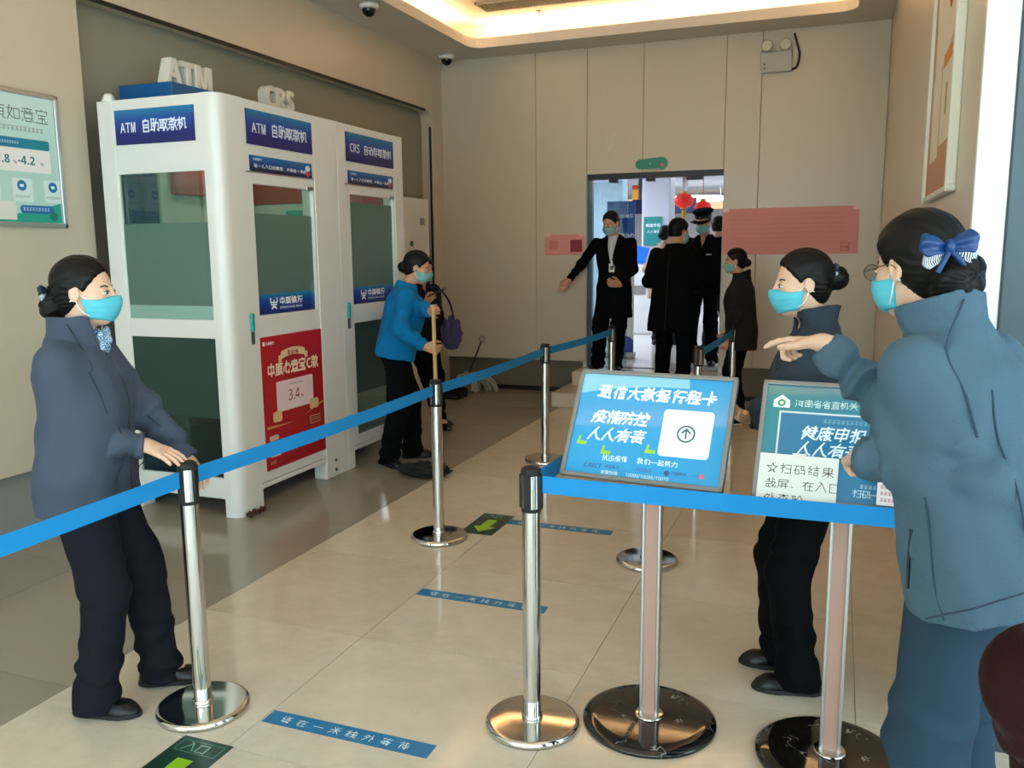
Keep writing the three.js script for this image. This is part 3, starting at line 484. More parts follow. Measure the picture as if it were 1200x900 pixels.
{ const t = thing('green_sign', 'small rounded green plaque above the doorway', 'sign', [-1.91, 2.515, ZB + 0.001]);
  const s = new THREE.Shape(); s.moveTo(-0.12, -0.05); s.lineTo(0.1, -0.05); s.absarc(0.11, 0.0, 0.062, -Math.PI / 2, Math.PI / 2, false); s.lineTo(-0.12, 0.045); s.absarc(-0.12, -0.002, 0.047, Math.PI / 2, Math.PI * 1.5, false);
  obj('plaque', new THREE.ExtrudeGeometry(s, { depth: 0.012, bevelEnabled: true, bevelSize: 0.003, bevelThickness: 0.003, bevelSegments: 2 }), std('#0d8a6a', 0.4), t);
  obj('pink_dot', cyl(0.022, 0.022, 0.003, 0, 0, 0, 20).rotateX(Math.PI / 2).translate(0.12, -0.015, 0.016), std('#d07f7c', 0.5), t); obj('pale_dot', cyl(0.006, 0.006, 0.003, 0, 0, 0, 12).rotateX(Math.PI / 2).translate(-0.01, 0, 0.016), M.white, t); }
{ const t = thing('emergency_light', 'grey twin-head emergency light high on the back wall', 'light', [-0.67, 3.44, ZB]);
  obj('housing', rbox(-0.15, 0.15, -0.1, 0.1, 0, 0.06, 0.012), std('#b5b5ad', 0.5), t);
  for (const x of [-0.09, 0.085]) { const hd = obj('lamp_head', lathe([[0.001, -0.05], [0.03, -0.05], [0.05, -0.01], [0.056, 0.02], [0.05, 0.022], [0.03, 0.005], [0.001, 0.002]], 28).rotateX(Math.PI / 2).translate(x, 0.15, 0.07), std('#b9b6a6', 0.35), t); obj('lens', cyl(0.048, 0.048, 0.004, 0, 0, 0, 24).rotateX(Math.PI / 2).translate(x, 0.15, 0.092), phys('#d8d2ba', 0.1), hd); obj('bracket', cyl(0.012, 0.012, 0.05, x, 0.08, 0.05, 10), std('#a9a99f', 0.5), t); }
  for (const y of [-0.02, -0.06]) obj('indicator', cyl(0.008, 0.008, 0.004, 0, 0, 0, 10).rotateX(Math.PI / 2).translate(-0.11, y, 0.061), M.darkgrey, t);
  obj('cable', tube([[0.15, -0.08, 0.03], [0.19, -0.06, 0.03], [0.215, 0.06, 0.025], [0.19, 0.16, 0.02], [0.16, 0.26, 0.01]], 0.011, 30, 8), M.black, t); }
const domeCam = (label, x, z) => { const t = thing('dome_camera', label, 'camera', [x, YC, z]); obj('base', lathe([[0.001, 0], [0.085, 0], [0.085, -0.03], [0.065, -0.05], [0.001, -0.05]], 32), M.white, t); obj('dome', new THREE.SphereGeometry(0.062, 28, 14, 0, Math.PI * 2, Math.PI / 2, Math.PI / 2).translate(0, -0.05, 0), phys('#0c0d0f', 0.08), t); };
domeCam('black dome camera on the ceiling nearest the cove corner', -3.92, -6.85); domeCam('black dome camera on the ceiling in the far back corner', -4.14, -8.9);
{ const t = thing('ceiling_vent', 'long slotted air vent in the raised ceiling', 'vent', [-2.55, YU, -8.35]);
  obj('frame', [box(-0.95, 0.95, -0.02, 0, -0.15, -0.13), box(-0.95, 0.95, -0.02, 0, 0.13, 0.15), box(-0.95, -0.93, -0.02, 0, -0.15, 0.15), box(0.93, 0.95, -0.02, 0, -0.15, 0.15)], std('#a59c84', 0.5), t);
  obj('duct', box(-0.93, 0.93, -0.004, -0.001, -0.13, 0.13), M.black, t);
  const g = box(-0.006, 0.006, -0.018, -0.004, -0.13, 0.13); for (let k = 0; k < 60; k++) { const o = obj('slat', g, std('#857b62', 0.5), t); o.position.x = -0.91 + k * 0.0308; o.rotation.z = 0.4; } }
{ const t = thing('sprinkler', 'tiny metal sprinkler in the raised ceiling beside the vent', 'sprinkler', [-3.0, YU, -8.72]); obj('plate', cyl(0.035, 0.03, 0.01, 0, -0.01, 0, 20), M.steel, t); obj('head', cyl(0.012, 0.018, 0.035, 0, -0.045, 0, 12), M.steel, t); }

// ------------------------------------------------------------------ floor stickers
const waitTex = canvas(1024, 120, (c, w, h) => { c.fillStyle = '#1176ac'; c.fillRect(0, 0, w, h); write(c, '请在一米线外等待', 90, 94, 66, { gap: 1.6, weight: 0.07 }); });
const stickerG = new THREE.PlaneGeometry(0.64, 0.075).rotateX(-Math.PI / 2);
[[-1.49, -2.29, 'blue waiting-line strip on the floor, nearest, beside the green arrow'], [-1.49, -3.465, 'blue waiting-line strip on the floor, middle, half behind a post'], [-1.47, -4.6, 'blue waiting-line strip on the floor, farthest, beyond the middle posts']].forEach(([x, z, l]) => {
  const t = thing('floor_sticker', l, 'sticker', [x, 0.0003, z]); obj('film', box(-0.321, 0.321, 0, 0.0008, -0.0385, 0.0385), std('#0f6a9c', 0.5), t); const p = obj('print', stickerG, printMat(waitTex, 0.3), t); p.position.y = 0.0012; });
const arrowTex = canvas(256, 512, (c, w, h) => { c.fillStyle = '#123b33'; c.fillRect(0, 0, w, h); c.strokeStyle = '#5a8f7a'; c.lineWidth = 5; c.strokeRect(24, 24, 208, 80); write(c, '入口', 50, 94, 62, { color: '#8ab89a', weight: 0.1 }); c.fillStyle = '#8fc31f'; c.beginPath(); c.moveTo(88, 150); c.lineTo(168, 150); c.lineTo(168, 330); c.lineTo(220, 330); c.lineTo(128, 460); c.lineTo(36, 330); c.lineTo(88, 330); c.fill(); });
[[-1.89, -4.52, 'dark green arrow sticker on the floor at the far strip'], [-1.9, -1.9, 'dark green arrow sticker on the floor under the near post base']].forEach(([x, z, l]) => {
  const t = thing('floor_arrow', l, 'sticker', [x, 0.0003, z]); obj('film', box(-0.101, 0.101, 0, 0.0008, -0.191, 0.191), M.darkgrey, t); const p = obj('print', new THREE.PlaneGeometry(0.2, 0.38).rotateX(-Math.PI / 2), printMat(arrowTex, 0.3), t); p.position.y = 0.0012; });

// ------------------------------------------------------------------ chrome posts with retractable belts
function beltGeo(a, b, h, sag = 0.01) {
  const n = 16, pos = [], uv = [], idx = [], d = b.clone().sub(a), nrm = V(-d.z, 0, d.x).normalize().multiplyScalar(0.0012);
  for (let i = 0; i <= n; i++) { const t = i / n, p = a.clone().lerp(b, t); p.y -= sag * 4 * t * (1 - t); for (const s of [1, -1]) for (const e of [1, -1]) { pos.push(p.x + nrm.x * s, p.y + e * h / 2, p.z + nrm.z * s); uv.push(t * d.length(), e * h / 2); } }
  for (let i = 0; i < n; i++) { const k = i * 4, q = k + 4; idx.push(k, k + 1, q, k + 1, q + 1, q, k + 2, q + 2, k + 3, k + 3, q + 2, q + 3, k, q, k + 2, q, q + 2, k + 2, k + 1, k + 3, q + 1, q + 1, q + 3, k + 3); }
  const g = new THREE.BufferGeometry(); g.setAttribute('position', new THREE.Float32BufferAttribute(pos, 3)); g.setAttribute('uv', new THREE.Float32BufferAttribute(uv, 2)); g.setIndex(idx); g.computeVertexNormals(); return g;
}
function stanchion() {
  const t = new THREE.Group();
  obj('base', lathe([[0.001, 0.03], [0.05, 0.0298], [0.146, 0.027], [0.155, 0.024], [0.161, 0.017], [0.162, 0.008], [0.16, 0.001], [0.001, 0]], 72), M.chrome, t);
  obj('pole', cyl(0.031, 0.031, 0.875, 0, 0.02, 0, 48), M.chrome, t);
  obj('collar', lathe([[0.031, 0], [0.037, 0.002], [0.036, 0.012], [0.031, 0.016]], 40).translate(0, 0.028, 0), M.chrome, t);
  obj('cap', lathe([[0.001, 0.915], [0.026, 0.914], [0.033, 0.908], [0.0335, 0.892], [0.031, 0.889]], 40), M.rubber, t);
  obj('belt_ring', cyl(0.0322, 0.0322, 0.012, 0, 0.765, 0, 40), M.rubber, t);
  for (let k = 0; k < 4; k++) { const c = obj('belt_clip', rbox(-0.01, 0.01, 0.775, 0.89, 0.026, 0.039, 0.003), M.rubber, t); c.rotation.y = k * Math.PI / 2; }
  return t;
}
const protoPost = stanchion();
const posts = {};
for (const [k, x, z, l] of [
  ['a', -2.06, -2.25, 'chrome belt post under the hand of the woman at left'], ['b', -2.06, -4.2, 'chrome belt post in front of the cleaner with the mop'],
  ['c', -2.06, -6.1, 'chrome belt post standing before the plain back wall panel'], ['d', -1.95, -7.72, 'chrome belt post before the pointing man in black suit'],
  ['e', -0.915, -2.56, 'chrome belt post beside the blue travel-card sign'], ['f', -0.865, -4.22, 'chrome belt post mostly hidden behind the travel-card sign'],
  ['g', -0.93, -6.28, 'chrome belt post at the feet of the man in black coat'], ['h', -0.877, -8.03, 'chrome belt post beside the woman in dark grey coat']]) {
  const o = protoPost.clone(); o.name = numbered('belt_post'); o.position.set(x, 0, z); tag(o, l, 'stanchion', 'chrome belt posts'); scene.add(o); posts[k] = o;
}
function belt(k, to) {
  const p = posts[k], q = Array.isArray(to) ? V(...to) : posts[to].position.clone(), d = q.clone().sub(p.position).setY(0).normalize().multiplyScalar(0.04);
  const a = V(d.x, 0.858, d.z), b = q.sub(p.position).setY(0.858); if (!Array.isArray(to)) b.sub(d);
  obj('belt', beltGeo(a, b, 0.058), M.belt, p); obj('belt_end', rbox(-0.006, 0.006, -0.036, 0.036, -0.01, 0.01, 0.003), M.rubber, p).position.copy(b);
}
belt('b', 'a'); belt('c', 'b'); belt('d', 'c'); belt('a', [-2.06, 0, -0.4]); belt('f', 'e'); belt('h', 'g'); belt('e', [1.3, 0, -2.62]);
{ const o = protoPost.clone(); o.name = numbered('belt_post'); o.position.set(-2.06, 0, -0.36); tag(o, 'chrome belt post beside the viewer at left', 'stanchion', 'chrome belt posts'); scene.add(o); }
{ const o = protoPost.clone(); o.name = numbered('belt_post'); o.position.set(1.34, 0, -2.62); tag(o, 'chrome belt post at the right end of the belt', 'stanchion', 'chrome belt posts'); scene.add(o); }

// ------------------------------------------------------------------ sign stands
const signA = canvas(1024, 730, (c, w, h) => {
  c.fillStyle = '#0f9ddb'; c.fillRect(0, 0, w, h); c.fillStyle = '#8fcbe4'; c.beginPath(); c.moveTo(0, 0); c.lineTo(w * 0.72, 0); c.lineTo(w * 0.73, 70); c.quadraticCurveTo(w * 0.35, 60, 0, 150); c.fill();
  write(c, '通信大数据行程卡', 120, 176, 96, { weight: 0.14, gap: 1.06, skew: -0.12 });
  write(c, '疫情防控', 110, 360, 96, { weight: 0.13, gap: 1.02, skew: -0.25 }); write(c, '人人有责', 100, 486, 96, { weight: 0.13, gap: 1.02, skew: -0.25 });
  c.fillStyle = '#9fce3a'; for (const [x, y] of [[40, 500], [220, 556], [520, 520]]) { c.beginPath(); c.moveTo(x, y + 26); c.lineTo(x + 12, y - 34); c.lineTo(x + 26, y - 36); c.lineTo(x + 24, y); c.lineTo(x + 74, y + 2); c.lineTo(x + 68, y + 28); c.fill(); }
  c.fillStyle = '#f4f8f8'; rr(c, 606, 225, 330, 330, 26); c.strokeStyle = '#20626a'; c.lineWidth = 11; c.beginPath(); c.arc(771, 390, 54, 0, 7); c.stroke(); c.beginPath(); c.moveTo(771, 424); c.lineTo(771, 358); c.moveTo(742, 386); c.lineTo(771, 356); c.lineTo(800, 386); c.stroke();
  write(c, '抗击疫情', 240, 626, 42, { weight: 0.09 }); write(c, '我们一起努力', 480, 626, 42, { weight: 0.09, gap: 1.1 });
  c.fillStyle = '#123f86'; c.font = 'bold italic 44px sans-serif'; c.fillText('CAICT', 120, 684); write(c, '中国通信', 270, 678, 24, { color: '#1b4c8c' }); write(c, '中国电信', 480, 678, 26, { color: '#2a6cb0' }); c.fillStyle = '#123f86'; c.beginPath(); c.arc(688, 670, 18, 0, 7); c.fill(); write(c, '中国移动', 714, 678, 24, { color: '#1b4c8c' }); c.fillStyle = '#d8677e'; c.beginPath(); c.arc(912, 668, 18, 0, 7); c.fill(); smallMarks(c, 850, 660, 40, 14, '#2a6cb0');
  write(c, '客服热线', 250, 722, 28, { weight: 0.08 }); c.fillStyle = '#e8f6fb'; c.font = '32px sans-serif'; c.fillText('10000/10086/10010', 420, 722);
});
const signB = canvas(1024, 730, (c, w, h) => {
  c.fillStyle = grad(c, 0, 0, w, h, [[0, '#17808a'], [0.5, '#1d7f9c'], [1, '#0f86b0']]); c.fillRect(0, 0, w, h); c.fillStyle = '#1672a0'; c.fillRect(100, 180, w - 200, h - 180);
  c.fillStyle = '#e9f0ee'; c.beginPath(); c.moveTo(44, 150); c.lineTo(44, 100); c.lineTo(95, 62); c.lineTo(146, 100); c.lineTo(146, 150); c.fill(); c.fillStyle = '#2b8f66'; c.beginPath(); c.arc(95, 118, 24, 0, 7); c.fill(); c.fillStyle = '#e9f0ee'; c.beginPath(); c.arc(95, 118, 12, 0, 7); c.fill();
  write(c, '河南省省直机关住房资金管理中心', 180, 140, 52, { weight: 0.09, color: '#cfe3e4', gap: 1.06, sx: 0.98 });
  c.strokeStyle = '#cfe0e0'; c.lineWidth = 12; c.beginPath(); c.moveTo(92, 700); c.lineTo(92, 178); c.lineTo(930, 178); c.lineTo(930, 700); c.stroke();
  smallMarks(c, 360, 212, 300, 24, '#6fb0c4');
  write(c, '健康申报', 225, 352, 92, { weight: 0.12, gap: 1.04, skew: -0.25, color: '#dfeaf0' }); write(c, '人人有责', 205, 456, 92, { weight: 0.12, gap: 1.04, skew: -0.25, color: '#dfeaf0' });
  c.fillStyle = '#e6eeee'; rr(c, 690, 300, 220, 240, 14);
  write(c, '扫码一扫', 560, 690, 50, { weight: 0.08, color: '#cfe3ea' }); smallMarks(c, 600, 610, 160, 22, '#bcd');
});
function signStand(label, base, centre, yaw, tilt, w, h, tex) {
  const t = thing('sign_stand', label, 'sign', [base[0], 0, base[1]]);
  const marble = phys('#ffffff', 0.08, { map: noiseTex(256, (u, v) => { const n = Math.abs(per(u, v, 5, 2) + 0.6 * per(u, v, 11, 4)), k = n < 0.03 ? 150 * (1 - n / 0.03) : 0; const s = per(u, v, 4, 30) > 0.12 ? 1 : 0.15; const b = 18 + 8 * per(u, v, 25, 1); return [b + k * s + 3, b + k * s, b + k * s]; }, [3, 3], true), clearcoat: 0.5, clearcoatRoughness: 0.04 });
  const b = lathe([[0.001, 0.026], [0.18, 0.026], [0.21, 0.022], [0.228, 0.012], [0.23, 0.001], [0.001, 0]], 80);
  { const p = b.attributes.position, uv = b.attributes.uv; for (let i = 0; i < p.count; i++) uv.setXY(i, p.getX(i), p.getZ(i)); }
  obj('base', b, marble, t);
  obj('foot_flange', lathe([[0.001, 0.034], [0.045, 0.034], [0.05, 0.028], [0.05, 0.025]], 40), M.chrome, t);
  obj('pole', [rbox(-0.032, -0.021, 0.028, centre[1] - 0.11, -0.02, 0.02, 0.004), rbox(0.021, 0.032, 0.028, centre[1] - 0.11, -0.02, 0.02, 0.004)], M.alu, t);
  obj('pole_insert', box(-0.022, 0.022, 0.03, centre[1] - 0.12, -0.015, 0.014), std('#b48d7f', 0.35), t);
  const f = new THREE.Group(); f.name = 'board'; f.position.set(centre[0] - base[0], centre[1], centre[2] - base[1]); f.rotation.order = 'YXZ'; f.rotation.y = yaw; f.rotation.x = -(Math.PI / 2 - tilt); t.add(f);
  const s = 0.015;
  obj('panel', box(-w / 2 + 0.004, w / 2 - 0.004, -h / 2 + 0.004, h / 2 - 0.004, -0.012, 0.0), M.darkgrey, f);
  obj('print', new THREE.PlaneGeometry(w - 2 * s, h - 2 * s).translate(0, 0, 0.001), printMat(tex, 0.3, { clearcoat: 0.7, clearcoatRoughness: 0.06 }), f);
  obj('frame', [rbox(-w / 2, w / 2, h / 2 - s, h / 2, -0.014, 0.01, 0.003), rbox(-w / 2, w / 2, -h / 2, -h / 2 + s, -0.014, 0.01, 0.003), rbox(-w / 2, -w / 2 + s, -h / 2, h / 2, -0.014, 0.01, 0.003), rbox(w / 2 - s, w / 2, -h / 2, h / 2, -0.014, 0.01, 0.003)], std('#8a8d90', 0.35, { metalness: 0.6 }), f);
  obj('bracket', rbox(-0.03, 0.03, -0.06, 0.06, -0.06, -0.012, 0.006), M.black, f);
  return f;
}
signStand('blue travel-card sign board on a flat pole with black marble base', [-0.541, -2.72], [-0.571, 1.03, -2.763], -0.093, 1.019, 0.551, 0.394, signA);
const fB = signStand('teal health-declaration sign board with a white paper taped on', [0.046, -2.7], [0.052, 1.027, -2.715], -0.061, 1.05, 0.53, 0.392, signB);
{ // paper notes lying on the second board: things of their own, set in the board's frame
  scene.updateMatrixWorld(true);
  const note = (name, label, w, h, x, y, tex) => { const t = thing(name, label, 'paper'); const m = new THREE.Matrix4().copy(fB.matrixWorld).multiply(new THREE.Matrix4().makeTranslation(x, y, 0.0125)); m.decompose(t.position, t.quaternion, t.scale); plate('sheet', w, h, 0.001, M.white, printMat(tex, 0.8), t); obj('tape', box(-0.02, 0.02, h / 2 - 0.01, h / 2 + 0.006, 0.0011, 0.0016), phys('#e9e6dc', 0.2), t); };
  note('paper_note', 'white paper note with black handwriting taped on the teal sign', 0.23, 0.17, -0.135, -0.136, canvas(512, 390, (c, w, h) => { c.fillStyle = '#e9e8e2'; c.fillRect(0, 0, w, h); const k = { color: '#262626', weight: 0.06, gap: 1.22 }; write(c, '☆扫码结果', 50, 140, 74, k); write(c, '截屏，在入口', 50, 250, 74, { ...k, gap: 1.1 }); write(c, '处查验', 50, 360, 74, k); }));
  note('paper_slip', 'small white slip with red print under the cuff of the nearest woman', 0.1, 0.13, 0.14, -0.115, canvas(128, 160, (c, w, h) => { c.fillStyle = '#e6dcdc'; c.fillRect(0, 0, w, h); for (let k = 0; k < 6; k++) smallMarks(c, 12, 14 + k * 24, 96, 12, '#b5606c'); }));
}

// ------------------------------------------------------------------ mops at the back
{ const t = thing('mop', 'wooden mop held by the cleaner, dark cloth head on the floor', 'mop', [-2.755, 0, -5.4]);
  obj('handle', cylBetween(V(0.115, 0.06, 0.0), V(0.1, 1.22, 0.0), 0.014, 0.014), M.wood, t);
  obj('head_cloth', clothHeap(0.2, 0.09, 0.13, 3), std('#14181f', 0.95), t); obj('clamp', rbox(0.06, 0.16, 0.05, 0.1, -0.03, 0.03, 0.01), M.darkgrey, t); }
{ const t = thing('mop', 'string mop with pale strands leaning by the back wall', 'mop', [-3.93, 0, -8.98]);
  obj('handle', cylBetween(V(-0.06, 0.14, 0.02), V(0.07, 0.57, -0.12), 0.009, 0.009, 12), M.black, t); obj('hanging_ring', new THREE.TorusGeometry(0.03, 0.009, 10, 24).translate(0.08, 0.6, -0.12), M.grey, t);
  for (let k = 0; k < 46; k++) { const a = rnd() * Math.PI * 2, r = 0.17 + rnd() * 0.16, pts = [[-0.04, 0.13 + rnd() * 0.04, 0.02], [Math.cos(a) * r * 0.45, 0.15 + rnd() * 0.07, Math.sin(a) * r * 0.3], [Math.cos(a) * r * 0.85, 0.08 + rnd() * 0.04, Math.sin(a) * r * 0.55], [Math.cos(a) * r, 0.012, Math.sin(a) * r * 0.6]]; obj('strand', tube(pts, 0.014, 8, 5), rnd() > 0.35 ? std('#b9b4a6', 0.95) : std('#8b8779', 0.95), t); } }
{ const t = thing('dustpan', 'black plastic dustpan on the floor beside the string mop', 'dustpan', [-4.0, 0, -8.5]); obj('pan', [rbox(-0.16, 0.16, 0, 0.012, -0.12, 0.14, 0.004), rbox(-0.16, 0.16, 0, 0.1, -0.13, -0.11, 0.004), rbox(-0.165, -0.15, 0, 0.07, -0.12, 0.1, 0.004), rbox(0.15, 0.165, 0, 0.07, -0.12, 0.1, 0.004)], M.rubber, t); obj('handle', cylBetween(V(0, 0.09, -0.12), V(0, 0.2, -0.16), 0.012, 0.01), M.rubber, t); }
function clothHeap(rx, ry, rz, s) {
  const g = new THREE.SphereGeometry(1, 64, 32), p = g.attributes.position;
  for (let i = 0; i < p.count; i++) { const x = p.getX(i), y = p.getY(i), z = p.getZ(i), n = 1 + 0.25 * noiseGen.noise(x * 3 + s, y * 3, z * 3) + 0.1 * noiseGen.noise(x * 9, y * 9 + s, z * 9); p.setXYZ(i, x * rx * n, Math.max(0.001, (y * 0.5 + 0.45) * ry * n), z * rz * n); }
  g.computeVertexNormals(); return g;
}

// ------------------------------------------------------------------ people: distance fields meshed with surface nets
const smin = (a, b, k) => { const h = Math.max(k - Math.abs(a - b), 0) / k; return Math.min(a, b) - h * h * k * 0.25; };
const smax = (a, b, k) => -smin(-a, -b, k);
function capsule(a, b, ra, rb, o = {}) {   // tapered limb; o.fold = [amplitude, frequency, centre, spread]
  const ax = a.x, ay = a.y, az = a.z, dx = b.x - ax, dy = b.y - ay, dz = b.z - az, L2 = dx * dx + dy * dy + dz * dz, L = Math.sqrt(L2);
  const f = o.fold, sd = o.seed ?? 0;
  return (x, y, z) => {
    const px = x - ax, py = y - ay, pz = z - az; let t = (px * dx + py * dy + pz * dz) / L2; const tc = t < 0 ? 0 : t > 1 ? 1 : t;
    const qx = px - dx * tc, qy = py - dy * tc, qz = pz - dz * tc;
    let d = Math.sqrt(qx * qx + qy * qy + qz * qz) - (ra + (rb - ra) * tc);
    if (f && d < 0.03 && d > -0.03) { const g = Math.exp(-((t - f[2]) ** 2) / (2 * f[3] * f[3])); d -= f[0] * g * Math.sin(t * L * f[1] + 5 * noiseGen.noise(x * 7 + sd, y * 7, z * 7)); }
    return d;
  };
}
function ellipsoid(cx, cy, cz, rx, ry, rz) {
  const m = Math.min(rx, ry, rz);
  return (x, y, z) => { const a = (x - cx) / rx, b = (y - cy) / ry, c = (z - cz) / rz, k0 = Math.sqrt(a * a + b * b + c * c), k1 = Math.sqrt(a * a / (rx * rx) + b * b / (ry * ry) + c * c / (rz * rz)); return k1 < 1e-9 ? -m : k0 * (k0 - 1) / k1; };
}
function loft(secs, n = 2.4) {   // [y, half width, half depth, z offset]
  const cr = (p0, p1, p2, p3, t) => p1 + 0.5 * t * (p2 - p0 + t * (2 * p0 - 5 * p1 + 4 * p2 - p3 + t * (3 * (p1 - p2) + p3 - p0)));
  const y0 = secs[0][0], y1 = secs[secs.length - 1][0];
  return (x, y, z) => {
    const yc = y < y0 ? y0 : y > y1 ? y1 : y; let i = 0; while (i < secs.length - 2 && yc > secs[i + 1][0]) i++;
    const A = secs[Math.max(i - 1, 0)], B = secs[i], C = secs[i + 1], D = secs[Math.min(i + 2, secs.length - 1)], t = (yc - B[0]) / (C[0] - B[0]);
    const w = cr(A[1], B[1], C[1], D[1], t), dd = cr(A[2], B[2], C[2], D[2], t), zo = cr(A[3] || 0, B[3] || 0, C[3] || 0, D[3] || 0, t);
    const q = Math.pow(Math.pow(Math.abs(x) / w, n) + Math.pow(Math.abs(z - zo) / dd, n), 1 / n), r = (q - 1) * Math.min(w, dd);
    return Math.max(r, y - y1, y0 - y);
  };
}
function framed(m, f) {   // evaluates f in the frame of the matrix m
  const e = m.clone().invert().elements;
  return (x, y, z) => f(e[0] * x + e[4] * y + e[8] * z + e[12], e[1] * x + e[5] * y + e[9] * z + e[13], e[2] * x + e[6] * y + e[10] * z + e[14]);
}
function netMesh(F, lo, hi, c) {
  const nx = Math.ceil((hi[0] - lo[0]) / c) + 1, ny = Math.ceil((hi[1] - lo[1]) / c) + 1, nz = Math.ceil((hi[2] - lo[2]) / c) + 1, S = new Float32Array(nx * ny * nz);
  // coarse pass first: cells far from the surface are filled from one sample
  const B = 4, id = (i, j, k) => (k * ny + j) * nx + i, reach = c * B * 2.2 + 0.03;
  for (let k = 0; k < nz; k += B) for (let j = 0; j < ny; j += B) for (let i = 0; i < nx; i += B) {
    const d = F(lo[0] + (i + B / 2) * c, lo[1] + (j + B / 2) * c, lo[2] + (k + B / 2) * c), near = Math.abs(d) < reach;
    for (let kk = k; kk < Math.min(k + B, nz); kk++) for (let jj = j; jj < Math.min(j + B, ny); jj++) for (let ii = i; ii < Math.min(i + B, nx); ii++)
      S[id(ii, jj, kk)] = near ? F(lo[0] + ii * c, lo[1] + jj * c, lo[2] + kk * c) : d;
  }
  const vi = new Int32Array(nx * ny * nz).fill(-1), pos = [], idx = [];
  const off = [[0, 0, 0], [1, 0, 0], [0, 1, 0], [1, 1, 0], [0, 0, 1], [1, 0, 1], [0, 1, 1], [1, 1, 1]], ed = [[0, 1], [2, 3], [4, 5], [6, 7], [0, 2], [1, 3], [4, 6], [5, 7], [0, 4], [1, 5], [2, 6], [3, 7]];
  const v = new Array(8);
  for (let k = 0; k < nz - 1; k++) for (let j = 0; j < ny - 1; j++) for (let i = 0; i < nx - 1; i++) {
    let m = 0; for (let q = 0; q < 8; q++) { v[q] = S[id(i + off[q][0], j + off[q][1], k + off[q][2])]; if (v[q] < 0) m++; }
    if (!m || m === 8) continue;
    let x = 0, y = 0, z = 0, n = 0;
    for (const [a, b] of ed) if ((v[a] < 0) !== (v[b] < 0)) { const t = v[a] / (v[a] - v[b]); x += off[a][0] + (off[b][0] - off[a][0]) * t; y += off[a][1] + (off[b][1] - off[a][1]) * t; z += off[a][2] + (off[b][2] - off[a][2]) * t; n++; }
    vi[id(i, j, k)] = pos.length / 3; pos.push(lo[0] + (i + x / n) * c, lo[1] + (j + y / n) * c, lo[2] + (k + z / n) * c);
  }
  const quad = (a, b, d, e, flip) => { if (a < 0 || b < 0 || d < 0 || e < 0) return; flip ? idx.push(a, d, b, a, e, d) : idx.push(a, b, d, a, d, e); };
  for (let k = 1; k < nz - 1; k++) for (let j = 1; j < ny - 1; j++) for (let i = 1; i < nx - 1; i++) {
    const s = S[id(i, j, k)] < 0;
    if (s !== S[id(i + 1, j, k)] < 0) quad(vi[id(i, j - 1, k - 1)], vi[id(i, j, k - 1)], vi[id(i, j, k)], vi[id(i, j - 1, k)], !s);
    if (s !== S[id(i, j + 1, k)] < 0) quad(vi[id(i - 1, j, k - 1)], vi[id(i - 1, j, k)], vi[id(i, j, k)], vi[id(i, j, k - 1)], !s);
    if (s !== S[id(i, j, k + 1)] < 0) quad(vi[id(i - 1, j - 1, k)], vi[id(i, j - 1, k)], vi[id(i, j, k)], vi[id(i - 1, j, k)], !s);
  }
  const nn = pos.length, nor = new Float32Array(nn), uv = new Float32Array(nn / 3 * 2), h = c * 0.6;
  for (let q = 0; q < nn; q += 3) {
    const x = pos[q], y = pos[q + 1], z = pos[q + 2]; let gx = F(x + h, y, z) - F(x - h, y, z), gy = F(x, y + h, z) - F(x, y - h, z), gz = F(x, y, z + h) - F(x, y, z - h); const l = Math.hypot(gx, gy, gz) || 1;
    nor[q] = gx / l; nor[q + 1] = gy / l; nor[q + 2] = gz / l; uv[q / 3 * 2] = x * 0.9 + z * 0.7; uv[q / 3 * 2 + 1] = y;
  }
  const g = new THREE.BufferGeometry(); g.setAttribute('position', new THREE.Float32BufferAttribute(pos, 3)); g.setAttribute('normal', new THREE.BufferAttribute(nor, 3)); g.setAttribute('uv', new THREE.BufferAttribute(uv, 2)); g.setIndex(idx);
  return g;
}
function ik(S, W, l1, l2, pole) {
  const d = W.clone().sub(S); let L = d.length(); const w = W.clone(); if (L > (l1 + l2) * 0.995) { w.copy(S).addScaledVector(d, (l1 + l2) * 0.995 / L); L = (l1 + l2) * 0.995; }
  d.normalize(); const a = (l1 * l1 - l2 * l2 + L * L) / (2 * L), h = Math.sqrt(Math.max(l1 * l1 - a * a, 0)), p = pole.clone().addScaledVector(d, -pole.dot(d)).normalize();
  return [S.clone().addScaledVector(d, a).addScaledVector(p, h), w];
}
